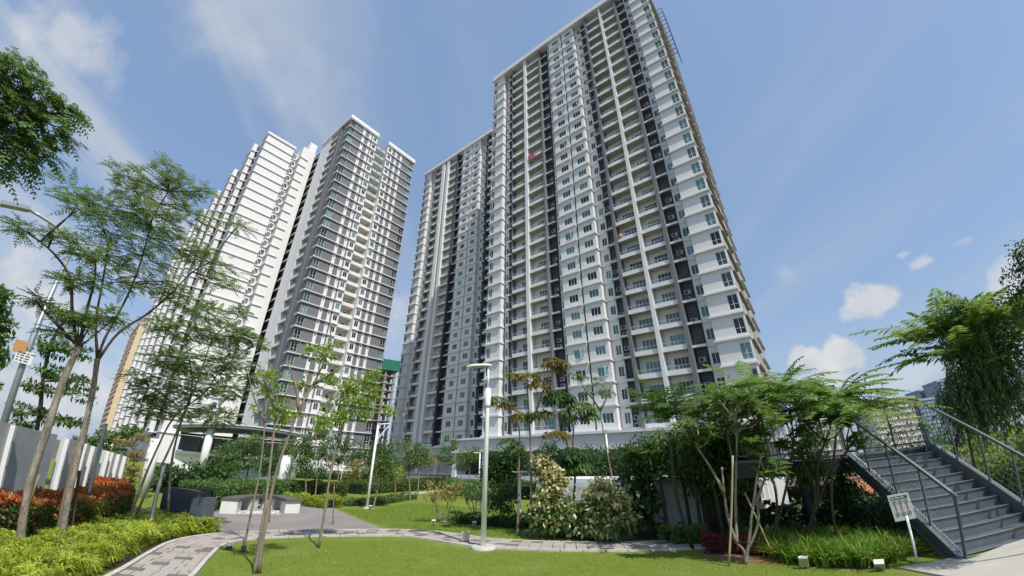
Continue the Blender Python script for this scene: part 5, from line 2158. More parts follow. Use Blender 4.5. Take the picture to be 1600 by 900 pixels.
# --- the two leaning feathery trees at the left
p = G(30, 868); d = dist(p)
E1 = [ell(x, y, rx, ry * .8, d) for (x, y, rx, ry) in ((36, 356, 22, 3), (95, 372, 30, 6), (60, 470, 20, 5), (112, 500, 24, 8), (140, 440, 28, 9), (140, 500, 26, 8), (172, 492, 24, 8), (92, 520, 14, 5), (135, 400, 22, 8), (105, 440, 18, 5), (120, 325, 26, 7))]
tree('feathery_tree', p, 'leaning feathery tree with mottled trunk at the far left edge of the red hedge', 'tree',
     [[p - Vector((0, 0, .1))] + PT([(45, 765), (74, 672), (101, 590), (124, 542)], d), PT([(124, 542), (135, 487), (147, 440), (150, 400)], d), PT([(122, 546), (113, 487), (110, 435), (88, 400), (64, 378)], d)],
     E1, feather_crown(E1, 480, .30, 7, .074, .023, .08, .2, .2), LF_FEATHER, BARKM, .072, 'feathery trees at the left', 2, .008, limbM=BARKD)
p = G(95, 862); d = dist(p)
E2 = [ell(x, y, rx * 1.08, ry * .78, d) for (x, y, rx, ry) in ((118, 300, 34, 12), (160, 322, 46, 16), (205, 298, 30, 16), (245, 285, 38, 20), (285, 292, 26, 14), (180, 360, 52, 18), (240, 345, 50, 24), (295, 335, 34, 18), (150, 395, 40, 14), (215, 400, 56, 20),
                           (275, 385, 44, 20), (330, 410, 46, 15), (240, 440, 56, 16), (290, 470, 50, 13), (345, 440, 26, 8), (370, 352, 14, 5), (180, 440, 34, 12), (215, 330, 46, 14), (265, 262, 20, 8), (195, 268, 22, 8), (320, 300, 12, 5))]
tree('feathery_tree', p, 'leaning feathery tree with the widest airy crown, second trunk from the left edge', 'tree',
     [[p - Vector((0, 0, .1))] + PT([(110, 765), (130, 682), (145, 610), (152, 560)], d), PT([(152, 560), (163, 530), (176, 505), (202, 455), (222, 400), (238, 340), (262, 300)], d),
      PT([(153, 562), (185, 520), (230, 490), (265, 460), (300, 425), (335, 405)], d), PT([(152, 560), (150, 500), (160, 440), (168, 380), (150, 330)], d)],
     E2, feather_crown(E2, 1400, .30, 7, .074, .023, .08, .2, .2), LF_FEATHER, BARKM, .062, 'feathery trees at the left', 2, .007, limbM=BARKD)
p = G(194, 830); d = dist(p)
E3 = [ell(x + random.uniform(-8, 8), y + random.uniform(-8, 8), rx * .9, ry * 1.0, d) for (x, y, rx, ry) in ((330, 492, 40, 12), (295, 520, 50, 15), (350, 530, 50, 18), (385, 520, 22, 10), (260, 560, 46, 16), (310, 560, 54, 20), (365, 570, 42, 16), (240, 610, 40, 14), (290, 605, 56, 20), (350, 610, 40, 18),
                           (225, 640, 40, 14), (285, 645, 54, 16), (340, 648, 48, 14), (395, 585, 18, 8), (210, 585, 24, 9), (375, 480, 16, 6), (400, 545, 16, 6), (250, 510, 26, 9))]
p2 = G(220, 822); 
tree('feathery_tree', p, 'dense feathery tree on several thin leaning trunks beside the slate blue wall', 'tree',
     [[p - Vector((0, 0, .1))] + PT([(215, 775), (240, 712), (272, 651), (318, 615), (345, 575)], d), [G(205, 826)] + PT([(228, 770), (257, 717), (285, 652), (310, 590), (330, 530)], d),
      PT([(262, 800), (268, 720), (282, 660), (300, 600), (290, 540)], d + .6)],
     E3, feather_crown(E3, 2700, .25, 7, .066, .026, .12, .25, .3), LF_FEATHER, BARKG, .034, 'feathery trees at the left', 2, .008)

# --- branch of a tree that stands outside the left edge
dd = 7.5
E4 = [ell(*q, dd) for q in ((20, 120, 34, 28), (60, 150, 34, 18), (100, 172, 26, 10), (30, 190, 44, 22), (85, 205, 30, 12), (20, 240, 34, 16), (60, 235, 30, 10), (-40, 170, 50, 55), (0, 268, 16, 8), (-20, 110, 30, 30))]
bp = PD(-80, 6.0)
tree('overhanging_tree', bp, 'leafy bough of a tree outside the left edge hanging into the upper left corner', 'tree',
     [[bp, bp + Vector((0, 0, 2.5)), bp + Vector((.1, .2, 4.2)), AT(-80, 220, 7.2)], [AT(-80, 220, 7.2), AT(-20, 200, dd), AT(40, 180, dd), AT(95, 180, dd)], [AT(-60, 215, 7.3), AT(-10, 150, dd), AT(20, 120, dd)]],
     E4, feather_crown(E4, 620, .34, 7, .105, .040, 0, .4), LF_GREEN, BARKD, .09, None, 2, .012)

# --- layered trees behind the fence
def layered(base_xy, d, trunk, layers, label, leafM=LF_GREEN, n=2600, ll=.22, lw=.09, r=.10, group='layered trees'):
    els = [ell(x, y, rx, ry, d) for (x, y, rx, ry) in layers]
    b0 = AT(base_xy[0], base_xy[1], d)
    b0 = Vector((b0.x, b0.y, 0))
    V = clump_leaves(els, n, ll, lw, 14, ll * .7, .1, 1.6, .3)
    return tree('layered_tree', b0, label, 'tree', [[b0 - Vector((0, 0, .2))] + PT(trunk, d)], els, V, leafM, BARKD if leafM is not LF_TAN else BARKG, r, group, 3, .015, limb_from=.2)


layered((55, 720), 22, [(62, 650), (70, 580), (88, 520), (110, 490)], [(96, 493, 30, 8), (135, 500, 22, 6), (72, 536, 24, 7), (118, 548, 32, 9), (80, 548, 24, 8), (85, 582, 32, 9), (125, 597, 26, 7), (62, 606, 30, 9), (115, 618, 26, 6), (45, 640, 28, 8), (85, 652, 34, 9), (110, 655, 22, 6), (35, 660, 22, 7)],
        'tall tree with flat tiers of foliage behind the first fence panels')
layered((-30, 700), 20, [(-25, 640), (-18, 560), (-15, 440)], [(-2, 458, 24, 8), (-8, 478, 20, 7), (2, 505, 22, 8), (-6, 525, 20, 7), (0, 558, 18, 9), (-20, 600, 24, 8)], 'tiered tree whose branch ends show at the left edge above the street light base')
layered((150, 745), 27, [(150, 720), (155, 690)], [(140, 690, 26, 6), (175, 682, 30, 7), (160, 704, 34, 8), (205, 674, 18, 5), (128, 708, 20, 8)], 'low spreading green tree just behind the farthest fence panel', n=1900, ll=.25, lw=.11)
layered((205, 770), 22, [(208, 740), (210, 710), (212, 688)], [(190, 690, 20, 4), (222, 684, 14, 4), (215, 706, 16, 4), (207, 716, 14, 4), (212, 730, 17, 4), (206, 742, 14, 4), (200, 752, 12, 4)], 'small tan tiered tree in front of the yellow tower foot', LF_TAN, 1500, .14, .05, .035, 'tan tiered trees')
layered((552, 765), 40, [(552, 745), (551, 725)], [(550, 722, 16, 3), (554, 733, 14, 3), (548, 742, 16, 3), (553, 751, 11, 3)], 'small tan tiered tree beside the driveway behind the braced lamp post', LF_TAN, 1000, .24, .09, .06, 'tan tiered trees')
layered((592, 765), 38, [(592, 748), (594, 728)], [(595, 729, 20, 3), (588, 738, 18, 3), (598, 744, 20, 3), (592, 752, 14, 3)], 'small tan tiered tree just right of the braced lamp post foot', LF_TAN, 1000, .24, .09, .06, 'tan tiered trees')

# --- slim staked trees on the front lawn
p = G(397, 897); d = dist(p)
E5 = [ell(*q, d) for q in ((425, 612, 14, 9), (440, 640, 24, 12), (448, 655, 20, 8), (418, 585, 8, 6), (475, 600, 12, 7), (505, 560, 16, 8), (520, 590, 12, 7), (515, 545, 10, 6), (488, 545, 8, 5))]
tree('young_tree', p, 'bundle of thin leaning trunks with a few yellow green leaves, nearest on the lawn', 'tree',
     [[p] + PT([(406, 840), (417, 767), (430, 655), (434, 610)], d), [p + Vector((.05, .05, 0))] + PT([(412, 830), (433, 733), (452, 680), (467, 640), (490, 600), (515, 545), (517, 500)], d),
      PT([(432, 640), (415, 600), (405, 570)], d), PT([(467, 640), (462, 600), (448, 565)], d), PT([(490, 600), (540, 570)], d)],
     E5, clump_leaves(E5, 900, .085, .045, 18, .09), LF_LIME, BARK, .034, 'slim young trees on the lawn', 3, .004, .012)
p = G(380, 860); d = dist(p)
E5 = [ell(*q, d) for q in ((418, 610, 10, 7), (400, 640, 8, 6), (425, 580, 7, 5))]
tree('young_tree', p, 'single pencil thin leaning trunk beside the small black spotlight', 'tree',
     [[p] + PT([(392, 800), (405, 740), (413, 668), (417, 600), (420, 560)], d), PT([(414, 660), (396, 620), (388, 585)], d)],
     E5, clump_leaves(E5, 160, .085, .045, 14, .09), LF_LIME, BARK, .027, 'slim young trees on the lawn', 3, .004, .008)
p = G(497, 857); d = dist(p)
E6 = [ell(*q, d) for q in ((562, 600, 26, 12), (578, 585, 16, 8), (540, 622, 26, 10), (590, 612, 14, 8), (525, 650, 26, 12), (560, 645, 24, 9), (545, 605, 14, 8), (505, 660, 14, 8), (610, 640, 10, 5), (572, 625, 22, 10))]
tree('young_tree', p, 'slim leaning tree with a bright lime crown standing alone on the lawn left of centre', 'tree',
     [[p] + PT([(507, 800), (517, 735), (527, 690), (533, 650), (540, 610)], d), PT([(528, 690), (545, 640), (570, 600)], d)],
     E6, clump_leaves(E6, 2600, .085, .045, 20, .10), LF_LIME, BARK, .032, 'slim young trees on the lawn', 3, .005, .012)


# --- rounded young trees along the lawn edge and driveway
def round_tree(bx, by, els, label, n=1500, ll=.12, lw=.055, m=LF_GREEN, r=.05, group='young trees along the driveway', d=None, bark=BARK, stems=1, kind='young_tree', sub=24, trunk_x=None):
    p = G(bx, by) if d is None else AT(bx, by, d)
    if d is not None:
        p = Vector((p.x, p.y, 0))
    d = dist(p)
    E = [ell(*q, d) for q in els]
    c = sum((e[0] for e in E), Vector()) / len(E)
    tr = []
    for s in range(stems):
        o = Vector((random.uniform(-.2, .2), random.uniform(-.2, .2), 0)) * (s > 0)
        tr.append([p + o * .4 - Vector((0, 0, .15)), (p + o).lerp(c, .35) * 1.0, (p + o * 2).lerp(c, .75), c + o * 2])
    return tree(kind, p, label, 'tree' if kind != 'shrub' else 'shrub', tr, E, clump_leaves(E, n, ll, lw, sub, ll * 1.1), m, bark, r, group, 2, max(.006, r * .2))


round_tree(478, 780, ((478, 690, 18, 16), (470, 710, 18, 14), (485, 720, 16, 12), (475, 735, 15, 10)), 'slim dark green tree behind the yellow hedge, left of a close pair', 2300, .13, .06)
round_tree(492, 780, ((500, 672, 18, 16), (492, 700, 20, 16), (508, 715, 16, 14), (498, 738, 16, 10)), 'slim dark green tree behind the yellow hedge, right of a close pair', 2300, .13, .06)
round_tree(372, 786, ((372, 700, 28, 12), (395, 690, 20, 10), (350, 712, 20, 10), (385, 718, 24, 12), (365, 730, 22, 8)), 'spreading green tree in front of the lobby glass', 2600, .14, .065, r=.045, d=24)
round_tree(455, 770, ((452, 700, 18, 14), (440, 720, 16, 12), (462, 725, 18, 12)), 'green tree between the leaning trunks and the white column', 1700, .15, .07, d=28)
round_tree(530, 765, ((525, 690, 22, 16), (540, 710, 20, 14), (518, 718, 18, 12)), 'dark green tree behind the braced lamp post, left side', 1900, .16, .075, d=32, m=LF_DARK)
round_tree(583, 790, ((600, 700, 18, 14), (607, 720, 18, 14), (590, 730, 16, 12), (612, 740, 15, 10)), 'green tree just right of the braced lamp post', 2300, .13, .06, d=21)
round_tree(618, 786, ((612, 742, 10, 6), (622, 735, 14, 8)), 'small olive tree on the near edge of the far lawn', 700, .12, .05, d=24, m=LF_YG)
round_tree(641, 782, ((640, 700, 18, 12), (630, 690, 12, 8), (648, 715, 18, 12), (636, 728, 14, 8)), 'rounded young tree, left one of the pair on the far lawn', 1700, .13, .06)
round_tree(652, 782, ((660, 702, 14, 12), (655, 716, 14, 10)), 'rounded young tree, right one of the pair on the far lawn', 900, .13, .06)
round_tree(697, 766, ((700, 695, 17, 10), (694, 710, 16, 10), (705, 716, 14, 9), (712, 693, 9, 6)), 'rounded young tree against the dark podium opening, left of two', 1900, .15, .07, d=36)
round_tree(733, 768, ((735, 703, 16, 9), (728, 715, 14, 8), (740, 713, 13, 9)), 'rounded young tree against the dark podium opening, right of two', 1700, .15, .07, d=36)
round_tree(720, 750, ((722, 728, 10, 5),), 'small bushy tree under the podium wall', 500, .2, .09, d=45, m=LF_DARK)
FSH = round_tree(668, 760, ((668, 712, 14, 8), (660, 722, 14, 8), (676, 724, 12, 8)), 'flowering shrub tree with pale bark by the driveway', 1100, .15, .06, d=38, m=LF_TAN, stems=4, bark=BARKM)
_o = place('blossom', quads_mesh('blossom', clump_leaves([ell(655, 712, 10, 6, 37.6)], 120, .14, .12, 10, .15) - np.array(FSH.location), FLOWER), FSH, kind='stuff')
for (bx, cx, cy, w, dd_, lab) in ((420, 425, 715, 24, 40, 'dark tree behind the leaning trunk bundle'), (560, 560, 705, 26, 46, 'dark tree at the driveway bend behind the small lamp'), (345, 335, 735, 22, 30, 'leafy tree at the left end of the lobby'),
                                  (300, 300, 742, 22, 27, 'bushy tree between the slate wall and the lobby'), (585, 585, 712, 22, 50, 'dark tree in front of the unfinished tower'), (270, 262, 740, 20, 26, 'bushy tree behind the slate blue wall'),
                                  (620, 618, 728, 18, 50, 'dark tree left of the tan boulders')):
    round_tree(bx, 775, ((cx, cy, w, 16), (cx - 8, cy + 16, w * .8, 12), (cx + 9, cy + 12, w * .8, 12)), lab, 2000, .2, .095, LF_DARK, .06, 'background trees', dd_)

# --- dark clipped trees in front of the podium
for (cx, cy, w, h, lab) in ((858, 712, 22, 18, 'dark leafy tree in front of the podium, behind the left variegated shrub'), (890, 722, 26, 22, 'dark leafy tree in front of the podium, second from the left of the row'),
                            (928, 714, 26, 22, 'dark leafy tree in front of the podium, in the middle of the row'), (968, 716, 26, 22, 'dark leafy tree in front of the podium, behind the slanting trunk'),
                            (1003, 718, 24, 26, 'dark leafy tree in front of the podium, next to the tall palm'), (800, 712, 20, 18, 'low dark tree behind the short disc lamp'), (775, 722, 16, 20, 'low dark palm like tree right of the tall winged lamp')):
    round_tree(cx, 770, ((cx, cy, w, h), (cx - 10, cy + 16, w * .8, h * .8), (cx + 10, cy + 14, w * .8, h * .8), (cx, cy + 32, w * .7, h * .6)), lab, 4200, .17, .075, LF_DARK, .07, 'dark trees before the podium', 25, BARKD)

# --- bare stemmed shrubs on the bank
for (bx, by, els, n, m, lab) in ((694, 817, ((690, 772, 22, 9), (675, 762, 12, 6), (705, 765, 14, 7), (715, 760, 12, 5)), 900, LF_TAN, 'thin shrub with many bare upright stems, left one on the bank'),
                                 (745, 818, ((742, 772, 20, 8), (755, 765, 16, 7), (730, 766, 12, 6)), 800, LF_GREEN, 'shrub with forked pale stems just left of the tall winged lamp'),
                                 (787, 822, ((785, 775, 24, 12), (800, 765, 14, 8), (770, 785, 14, 8), (790, 795, 14, 6)), 1900, LF_DARK, 'fuller green shrub with pale stems just right of the tall winged lamp')):
    p = G(bx, by); d = dist(p)
    E = [ell(*q, d) for q in els]
    tr = []
    for k in range(7):
        a = Vector((random.uniform(-.08, .08), random.uniform(-.08, .08), 0))
        e = random.choice(E)
        tip = e[0] + Vector((random.uniform(-1, 1) * e[1], random.uniform(-.4, .4), random.uniform(-.5, .8) * e[2]))
        tr.append([p + a - Vector((0, 0, .05)), (p + a).lerp(tip, .3) + Vector((random.uniform(-.06, .06), 0, -.05)), (p + a).lerp(tip, .65), tip])
    tree('shrub', p, lab, 'shrub', tr, E, clump_leaves(E, n, .10, .04, 12, .12), m, BARKM, .020, 'stemmed shrubs on the bank', 1, .005, .006)


# --- umbrella trees: whorls of drooping leaflets in domed clusters
def umbrella_tree(base, trunks, clusters, label, d, r=.05, n_wh=78, ll=.21, lw=.060, bark=BARK, group='umbrella trees'):
    root_els, byM = [], {}
    for (x, y, rx, ry, m) in clusters:
        e = ell(x, y, rx, ry, d)
        root_els.append(e)
        k = max(8, int(n_wh * (rx * ry) / 260))
        P, N_ = sample(e, k, .75)
        keep = N_[:, 2] > -.35
        P, N_ = P[keep], N_[keep]
        V = whorls(P, unit(N_ * .5 + np.array([0, 0, .9])), 8, ll, lw, .15, .55)
        byM.setdefault(m.name, [m, []])[1].append(V)
    items = list(byM.values())
    first = items[0]
    return tree('umbrella_tree', base, label, 'tree', trunks, root_els, np.concatenate(first[1]), first[0], bark, r, group, 2, .008,
                extra=[('crown', np.concatenate(v), m) for m, v in items[1:]], limb_from=.35)


p = G(828, 840); d = dist(p)
umbrella_tree(p, [[p - Vector((0, 0, .05))] + PT([(830, 780), (829, 700), (826, 640), (824, 600)], d), PT([(829, 660), (838, 640), (848, 612), (862, 590)], d), PT([(830, 730), (845, 712), (868, 690)], d), PT([(827, 650), (805, 640), (780, 630)], d)],
              [(822, 592, 20, 7, LF_BRONZE), (843, 604, 16, 8, LF_BRONZE), (869, 572, 21, 10, LF_BRONZE), (874, 625, 24, 13, LF_DARK), (850, 648, 14, 6, LF_BRONZE), (800, 590, 12, 5, LF_BRONZE), (776, 628, 16, 7, LF_GREEN), (792, 636, 14, 6, LF_BRONZE),
               (812, 652, 14, 6, LF_BRONZE), (835, 650, 14, 6, LF_DARK), (868, 682, 22, 8, LF_BRONZE)],
              'tallest slim umbrella tree with bronze domed leaf clusters behind the paved path', d, .045)
p = G(808, 838); d = dist(p)
umbrella_tree(p, [[p - Vector((0, 0, .05))] + PT([(810, 780), (811, 720), (811, 670), (800, 650)], d)],
              [(797, 692, 16, 6, LF_GREEN), (808, 700, 8, 5, LF_GREEN)], 'thin umbrella tree left of the bronze crowned one', d, .035)
p = PD(7.2, 13.2); d = 13.2
umbrella_tree(p, [[p] + PT([(898, 760), (895, 700), (897, 660), (902, 640)], d), PT([(896, 720), (885, 690), (880, 650)], d)],
              [(908, 640, 22, 12, LF_GREEN), (922, 652, 12, 8, LF_GREEN), (890, 655, 12, 7, LF_GREEN), (893, 712, 26, 12, LF_DARK), (880, 728, 20, 10, LF_DARK), (905, 730, 18, 10, LF_GREEN), (882, 648, 10, 7, LF_GREEN)],
              'umbrella tree with two green domed tiers between the variegated shrubs', d, .04)
p = PD(14.2, 14.5); d = 14.5
umbrella_tree(p, [[p] + PT([(955, 740), (947, 700), (940, 660), (937, 638)], d), PT([(938, 642), (925, 622), (915, 610), (905, 592)], d), PT([(938, 640), (948, 620), (955, 600)], d)],
              [(895, 588, 12, 5, LF_GREEN), (912, 592, 10, 4, LF_GREEN), (918, 615, 10, 4, LF_GREEN), (930, 602, 12, 5, LF_GREEN), (945, 614, 14, 6, LF_GREEN), (934, 592, 7, 3, LF_GREEN)],
              'slanting umbrella tree with small leaf tufts against the white tower wall', d, .038, ll=.15, lw=.045)


# --- variegated shrubs
def variegated(bx, by, els, label, n):
    p = G(bx, by); d = dist(p)
    E = [ell(*q, d) for q in els]
    V = clump_leaves(E, n, .13, .085, 16, .10, .25)
    top = V[:, 0, 2]
    zr = (top - top.min()) / (np.ptp(top))
    pick = rng.random(len(V)) < np.clip(.12 + .75 * zr, 0, .7) * (rng.random(len(V)) < .95)
    c = sum((e[0] for e in E), Vector()) / len(E)
    return tree('variegated_shrub', p, label, 'shrub', [[p, p.lerp(c, .4), p.lerp(c, .9)], [p, p.lerp(c + Vector((.3, 0, 0)), .5), c + Vector((.3, .1, .2))]], E, V[~pick], LF_GREEN, BARK, .035, 'variegated shrubs by the path', 2, .01,
                extra=[('cream_foliage', V[pick], LF_CREAM)])


variegated(866, 842, ((850, 722, 9, 8), (858, 738, 14, 10), (866, 755, 20, 12), (860, 775, 26, 12), (870, 795, 30, 14), (848, 800, 22, 12), (890, 805, 20, 12), (866, 815, 30, 12)), 'tall pointed variegated shrub with cream leaves, left one behind the path', 5200)
variegated(948, 846, ((940, 757, 16, 8), (935, 772, 22, 10), (955, 780, 24, 12), (935, 800, 30, 14), (965, 805, 26, 14), (950, 822, 34, 14), (920, 818, 22, 12), (980, 812, 12, 9)), 'broad variegated shrub with cream leaves, right one behind the path', 5200)
round_tree(905, 842, ((900, 822, 26, 12), (880, 828, 22, 9), (925, 830, 20, 9), (905, 800, 20, 14)), 'dark green shrub between the two variegated shrubs', 3000, .12, .055, LF_DARK, .03, 'dark shrubs behind the path', kind='shrub', d=13)
round_tree(985, 845, ((985, 765, 16, 14), (995, 785, 14, 12), (978, 790, 12, 12)), 'broad leaved shrub against the white wall', 900, .22, .13, LF_DARK, .03, None, kind='shrub', d=12.8, sub=10)
round_tree(830, 835, ((835, 820, 18, 9), (815, 812, 14, 8), (845, 828, 12, 8)), 'low dark shrub behind the slim trunks', 1500, .11, .05, LF_DARK, .02, 'dark shrubs behind the path', kind='shrub', d=14.5)


# --- palms and dark trunks at the right
def palm(base, trunk, crown, d, L, nf, label, r=.07, ll=.32, lw=.03, group='palms', up=1.0):
    c = AT(crown[0], crown[1], d)
    b = MB()
    base = Vector(base)
    root = thing('palm', base, label, 'palm', group)
    trunk_tube(b, [Vector(p_) - base for p_ in ([base - Vector((0, 0, .1))] + PT(trunk, d))], r, r * .7, BARKP)
    b.build('trunk', root)
    a = np.arange(nf) * 2.4 + rng.random(nf) * .5
    L = L * 1.0
    el = rng.random(nf) * 1.15 + .12
    D = np.stack([np.cos(a) * np.cos(el), np.sin(a) * np.cos(el), np.sin(el) * up + .15], axis=1)
    P = np.array(c) + rng.normal(size=(nf, 3)) * .04 - np.array(base)
    V = fronds(P, D, L * (.8 + .4 * rng.random(nf)), 26, ll, lw, .38, .9, .30, True, .014)
    place('crown', quads_mesh('crown', V, LF_PALM), root)
    return root


P0 = PD(22.6, 10.9)
palm(P0, [(1058, 780), (1050, 720), (1046, 675)], (1042, 650), 10.3, 1.35, 26, 'tall areca palm with upright fronds against the white tower', .045)
P0 = PD(17.5, 12.6)
palm(P0, [(1015, 780), (1008, 730)], (1006, 715), 12.6, .8, 13, 'short palm in the dark thicket beside the white wall', .045)
for i, (x0, x1, cx, cy, w, dd_) in enumerate(((1022, 1010, 1010, 700, 30, 13.0), (1045, 1028, 1032, 690, 30, 12.6), (1082, 1062, 1065, 690, 32, 12.9), (1098, 1080, 1085, 680, 34, 12.3), (1112, 1095, 1098, 690, 30, 13.2), (1132, 1108, 1112, 680, 30, 12.0), (1180, 1165, 1150, 690, 30, 12.8))):
    p = AT(x0, 840, dd_); p = Vector((p.x, p.y, 0))
    E = [ell(cx, cy, w, 18, dd_), ell(cx - 12, cy + 22, w * .8, 16, dd_), ell(cx + 14, cy + 18, w * .8, 16, dd_), ell(cx, cy + 42, w * .7, 13, dd_)]
    tree('slender_tree', p, ('dark slender tree at the left edge of the thicket, in front of the white wall', 'dark slender tree in the thicket just left of the tall palm', 'dark slender tree in the thicket just right of the tall palm',
                             'dark slender tree in the middle of the thicket', 'dark slender tree in front of the slatted screen', 'dark slender tree behind the bamboo stake', 'dark slender tree at the right end of the thicket')[i], 'tree',
         [[p - Vector((0, 0, .1))] + PT([((x0 + x1) / 2, 780), (x1, 720), (cx, cy)], dd_)], E, clump_leaves(E, 2300, .13, .045, 14, .14, .35), LF_GREEN if i in (1, 3, 6) else LF_DARK, BARKP, .06, 'dark slender trees in the thicket', 2, .01)


for (az_, dd_, x_, y_, w_, m_, n_, lab) in ((24.6, 12.6, 1105, 720, 30, LF_DARK, 2600, 'dark leafy shrub at the left end of the deck shade'), (28.4, 12.2, 1150, 715, 26, LF_GREEN, 2300, 'mid green shrub in front of the footbridge deck end'),
                                        (36.4, 12.0, 1262, 700, 22, LF_GREEN, 1700, 'light green shrub rising before the footbridge railing'), (39.5, 12.6, 1310, 760, 22, LF_DARK, 1700, 'dark shrub under the head of the stairs')):
    c_ = PD(az_, dd_)
    E = [ell(x_, y_, w_, 22, dd_), ell(x_ - 8, y_ + 34, w_, 20, dd_), ell(x_ + 10, y_ + 30, w_ * .9, 18, dd_), ell(x_ + 4, y_ - 22, w_ * .8, 14, dd_)]
    tree('shrub', (c_.x, c_.y, 0), lab, 'shrub', [[Vector((c_.x, c_.y, -.1)), E[1][0], E[0][0]]], E, clump_leaves(E, n_, .13, .05, 14, .14, .3), m_, BARKD, .03, 'shrubs in the thicket', 2, .008)

# --- plumerias: forked pale branches with leaf rosettes at the tips
def plumeria(base, stems, tips, d, label, bark=BARKG, ll=.20, flowers=()):
    base = Vector(base)
    root = thing('plumeria', base, label, 'tree', 'plumerias')
    b = MB()
    heads = []
    for st in stems:
        heads.append(trunk_tube(b, [Vector(p_) - base for p_ in st], .032, .020, bark, 8)[-1])
    T = []
    for (x, y, o) in tips:
        q = AT(x, y, d + o) - base
        h = min(heads, key=lambda v: (v - q).length)
        mid = h.lerp(q, .5) + Vector((random.uniform(-.08, .08), random.uniform(-.08, .08), -.05))
        b.tube([h, mid, q], [.022, .016, .013], bark, 6)
        for _ in range(2):
            q2 = q + Vector((random.uniform(-.18, .18), random.uniform(-.2, .2), random.uniform(.02, .14)))
            b.tube([mid.lerp(q, .6), q2], [.013, .011], bark, 5)
            T.append(q2)
        T.append(q)
    b.build('trunk', root)
    P = np.array([tuple(t) for t in T])
    V = whorls(P, np.tile(np.array([0, 0, 1.0]), (len(P), 1)) + .25 * rng.normal(size=(len(P), 3)), 15, ll * 1.25, ll * .36, .40, .22)
    V2 = whorls(P + np.array([0, 0, .03]), np.tile(np.array([0, 0, 1.0]), (len(P), 1)), 6, ll * .7, ll * .22, 1.1, .1)
    place('crown', quads_mesh('crown', np.concatenate([V, V2]), LF_GREEN), root)
    for (x, y) in flowers:
        q = np.array([tuple(AT(x, y, d - .25) - base)])
        q = q + rng.normal(size=(3, 3)) * .03
        place('blossom', kind='stuff', parent=root, me=quads_mesh('blossom', whorls(q, np.tile(np.array([0, 0, 1.0]), (3, 1)), 5, .045, .036, .5, .1), FLOWER))
    return root


p = G(1165, 883); d = dist(p)
fork = AT(1152, 850, d)
tips = [(x, y, random.uniform(-.5, .5)) for x, y in ((1075, 668), (1090, 655), (1105, 640), (1118, 655), (1130, 640), (1145, 632), (1160, 650), (1172, 640), (1188, 655), (1200, 645), (1110, 680), (1140, 670), (1168, 675), (1195, 680), (1085, 690), (1215, 665), (1178, 700), (1155, 610 + 20), (1123, 625))]
plumeria(p, [[p - Vector((0, 0, .1)), AT(1163, 862, d), fork], [fork, AT(1138, 810, d), AT(1132, 770, d), AT(1128, 730, d)], [fork, AT(1150, 800, d + .1), AT(1150, 750, d + .1), AT(1152, 672, d)],
             [p, AT(1170, 850, d), AT(1176, 800, d), AT(1183, 750, d), AT(1190, 710, d)], [AT(1132, 770, d), AT(1110, 730, d), AT(1090, 700, d)]], tips, d,
         'plumeria with a forked pale trunk and coral blossoms standing on the front lawn', BARKM, .20, ((1113, 634), (1127, 641), (1174, 653)))
p = PD(34.5, 11.2); d = 11.2
tips = [(x, y, random.uniform(-.4, .4)) for x, y in ((1222, 700), (1240, 680), (1262, 665), (1280, 655), (1298, 660), (1318, 668), (1335, 690), (1345, 700), (1228, 655), (1250, 640), (1305, 640), (1330, 655))]
plumeria(p, [[p, AT(1275, 780, d), AT(1262, 735, d), AT(1240, 700, d)], [p, AT(1278, 780, d), AT(1278, 730, d), AT(1290, 690, d)], [p, AT(1285, 770, d), AT(1300, 735, d), AT(1325, 705, d)]], tips, d,
         'plumeria with dark bare limbs in front of the footbridge', BARKD, .19)
p = PD(27.6, 9.4); d = 9.4
plumeria(p, [[p, AT(1185, 820, d), AT(1180, 770, d)], [AT(1180, 790, d), AT(1195, 750, d)]], [(1183, 705, 0), (1192, 730, .1), (1202, 742, 0), (1178, 690, .2)], d, 'small plumeria sprig with large bright leaves close behind the forked one', BARKG, .22)


# --- poincianas with long arching bipinnate fronds
def poinciana(base, trunks, centres, d, L, label, seed_tips=(), n=20, r=.032, ll=None, lw=None, pairs=24):
    ll = L * .155 if ll is None else ll
    lw = L * (.034 if L > 2 else .030) if lw is None else lw
    base = Vector(base)
    root = thing('poinciana', base, label, 'tree', 'poincianas')
    b = MB()
    for st in trunks:
        trunk_tube(b, [Vector(p_) - base for p_ in st], r, r * .5, BARKD, 8)
    Ps, Ds, Ls = [], [], []
    for (x, y, o, k) in centres:
        c = AT(x, y, d + o) - base
        near = min((Vector(st[-1]) - base for st in trunks), key=lambda v: (v - c).length)
        b.tube([near, near.lerp(c, .5) + Vector((0, 0, -.05)), c], [r * .5, r * .35, .012], BARKD, 6)
        k = int(k * 1.45)
        a = np.arange(k) * 2.399 + random.random() * 6
        el = rng.random(k) * .62 + (.12 if L > 2 else -.08)
        Ds.append(np.stack([np.cos(a) * np.cos(el), np.sin(a) * np.cos(el), np.sin(el) + .12], axis=1))
        Ps.append(np.tile(np.array(tuple(c)), (k, 1)) + rng.normal(size=(k, 3)) * .03)
        Ls.append(L * (.7 + .5 * rng.random(k)))
    b.build('trunk', root)
    V = fronds(np.concatenate(Ps), np.concatenate(Ds), np.concatenate(Ls), pairs + (8 if L > 2 else 0), ll, lw, .38 if L < 2 else .28, .35, .15, True, .007)
    for (cx, cy, o, tx, ty, to) in seed_tips:                      # fronds whose reach is seen clearly
        c = AT(cx, cy, d + o) - base
        t = AT(tx, ty, d + to) - base
        dv = (t - c)
        ln_ = dv.length * 1.06
        D = (dv + Vector((0, 0, .36 * ln_))).normalized()
        V = np.concatenate([V, fronds(np.array([tuple(c)]), np.array([tuple(D)]), np.array([ln_]), pairs + 4, ll, lw, .36, .35, .12, True, .008)])
    place('crown', quads_mesh('crown', V, LF_FERN), root)
    return root


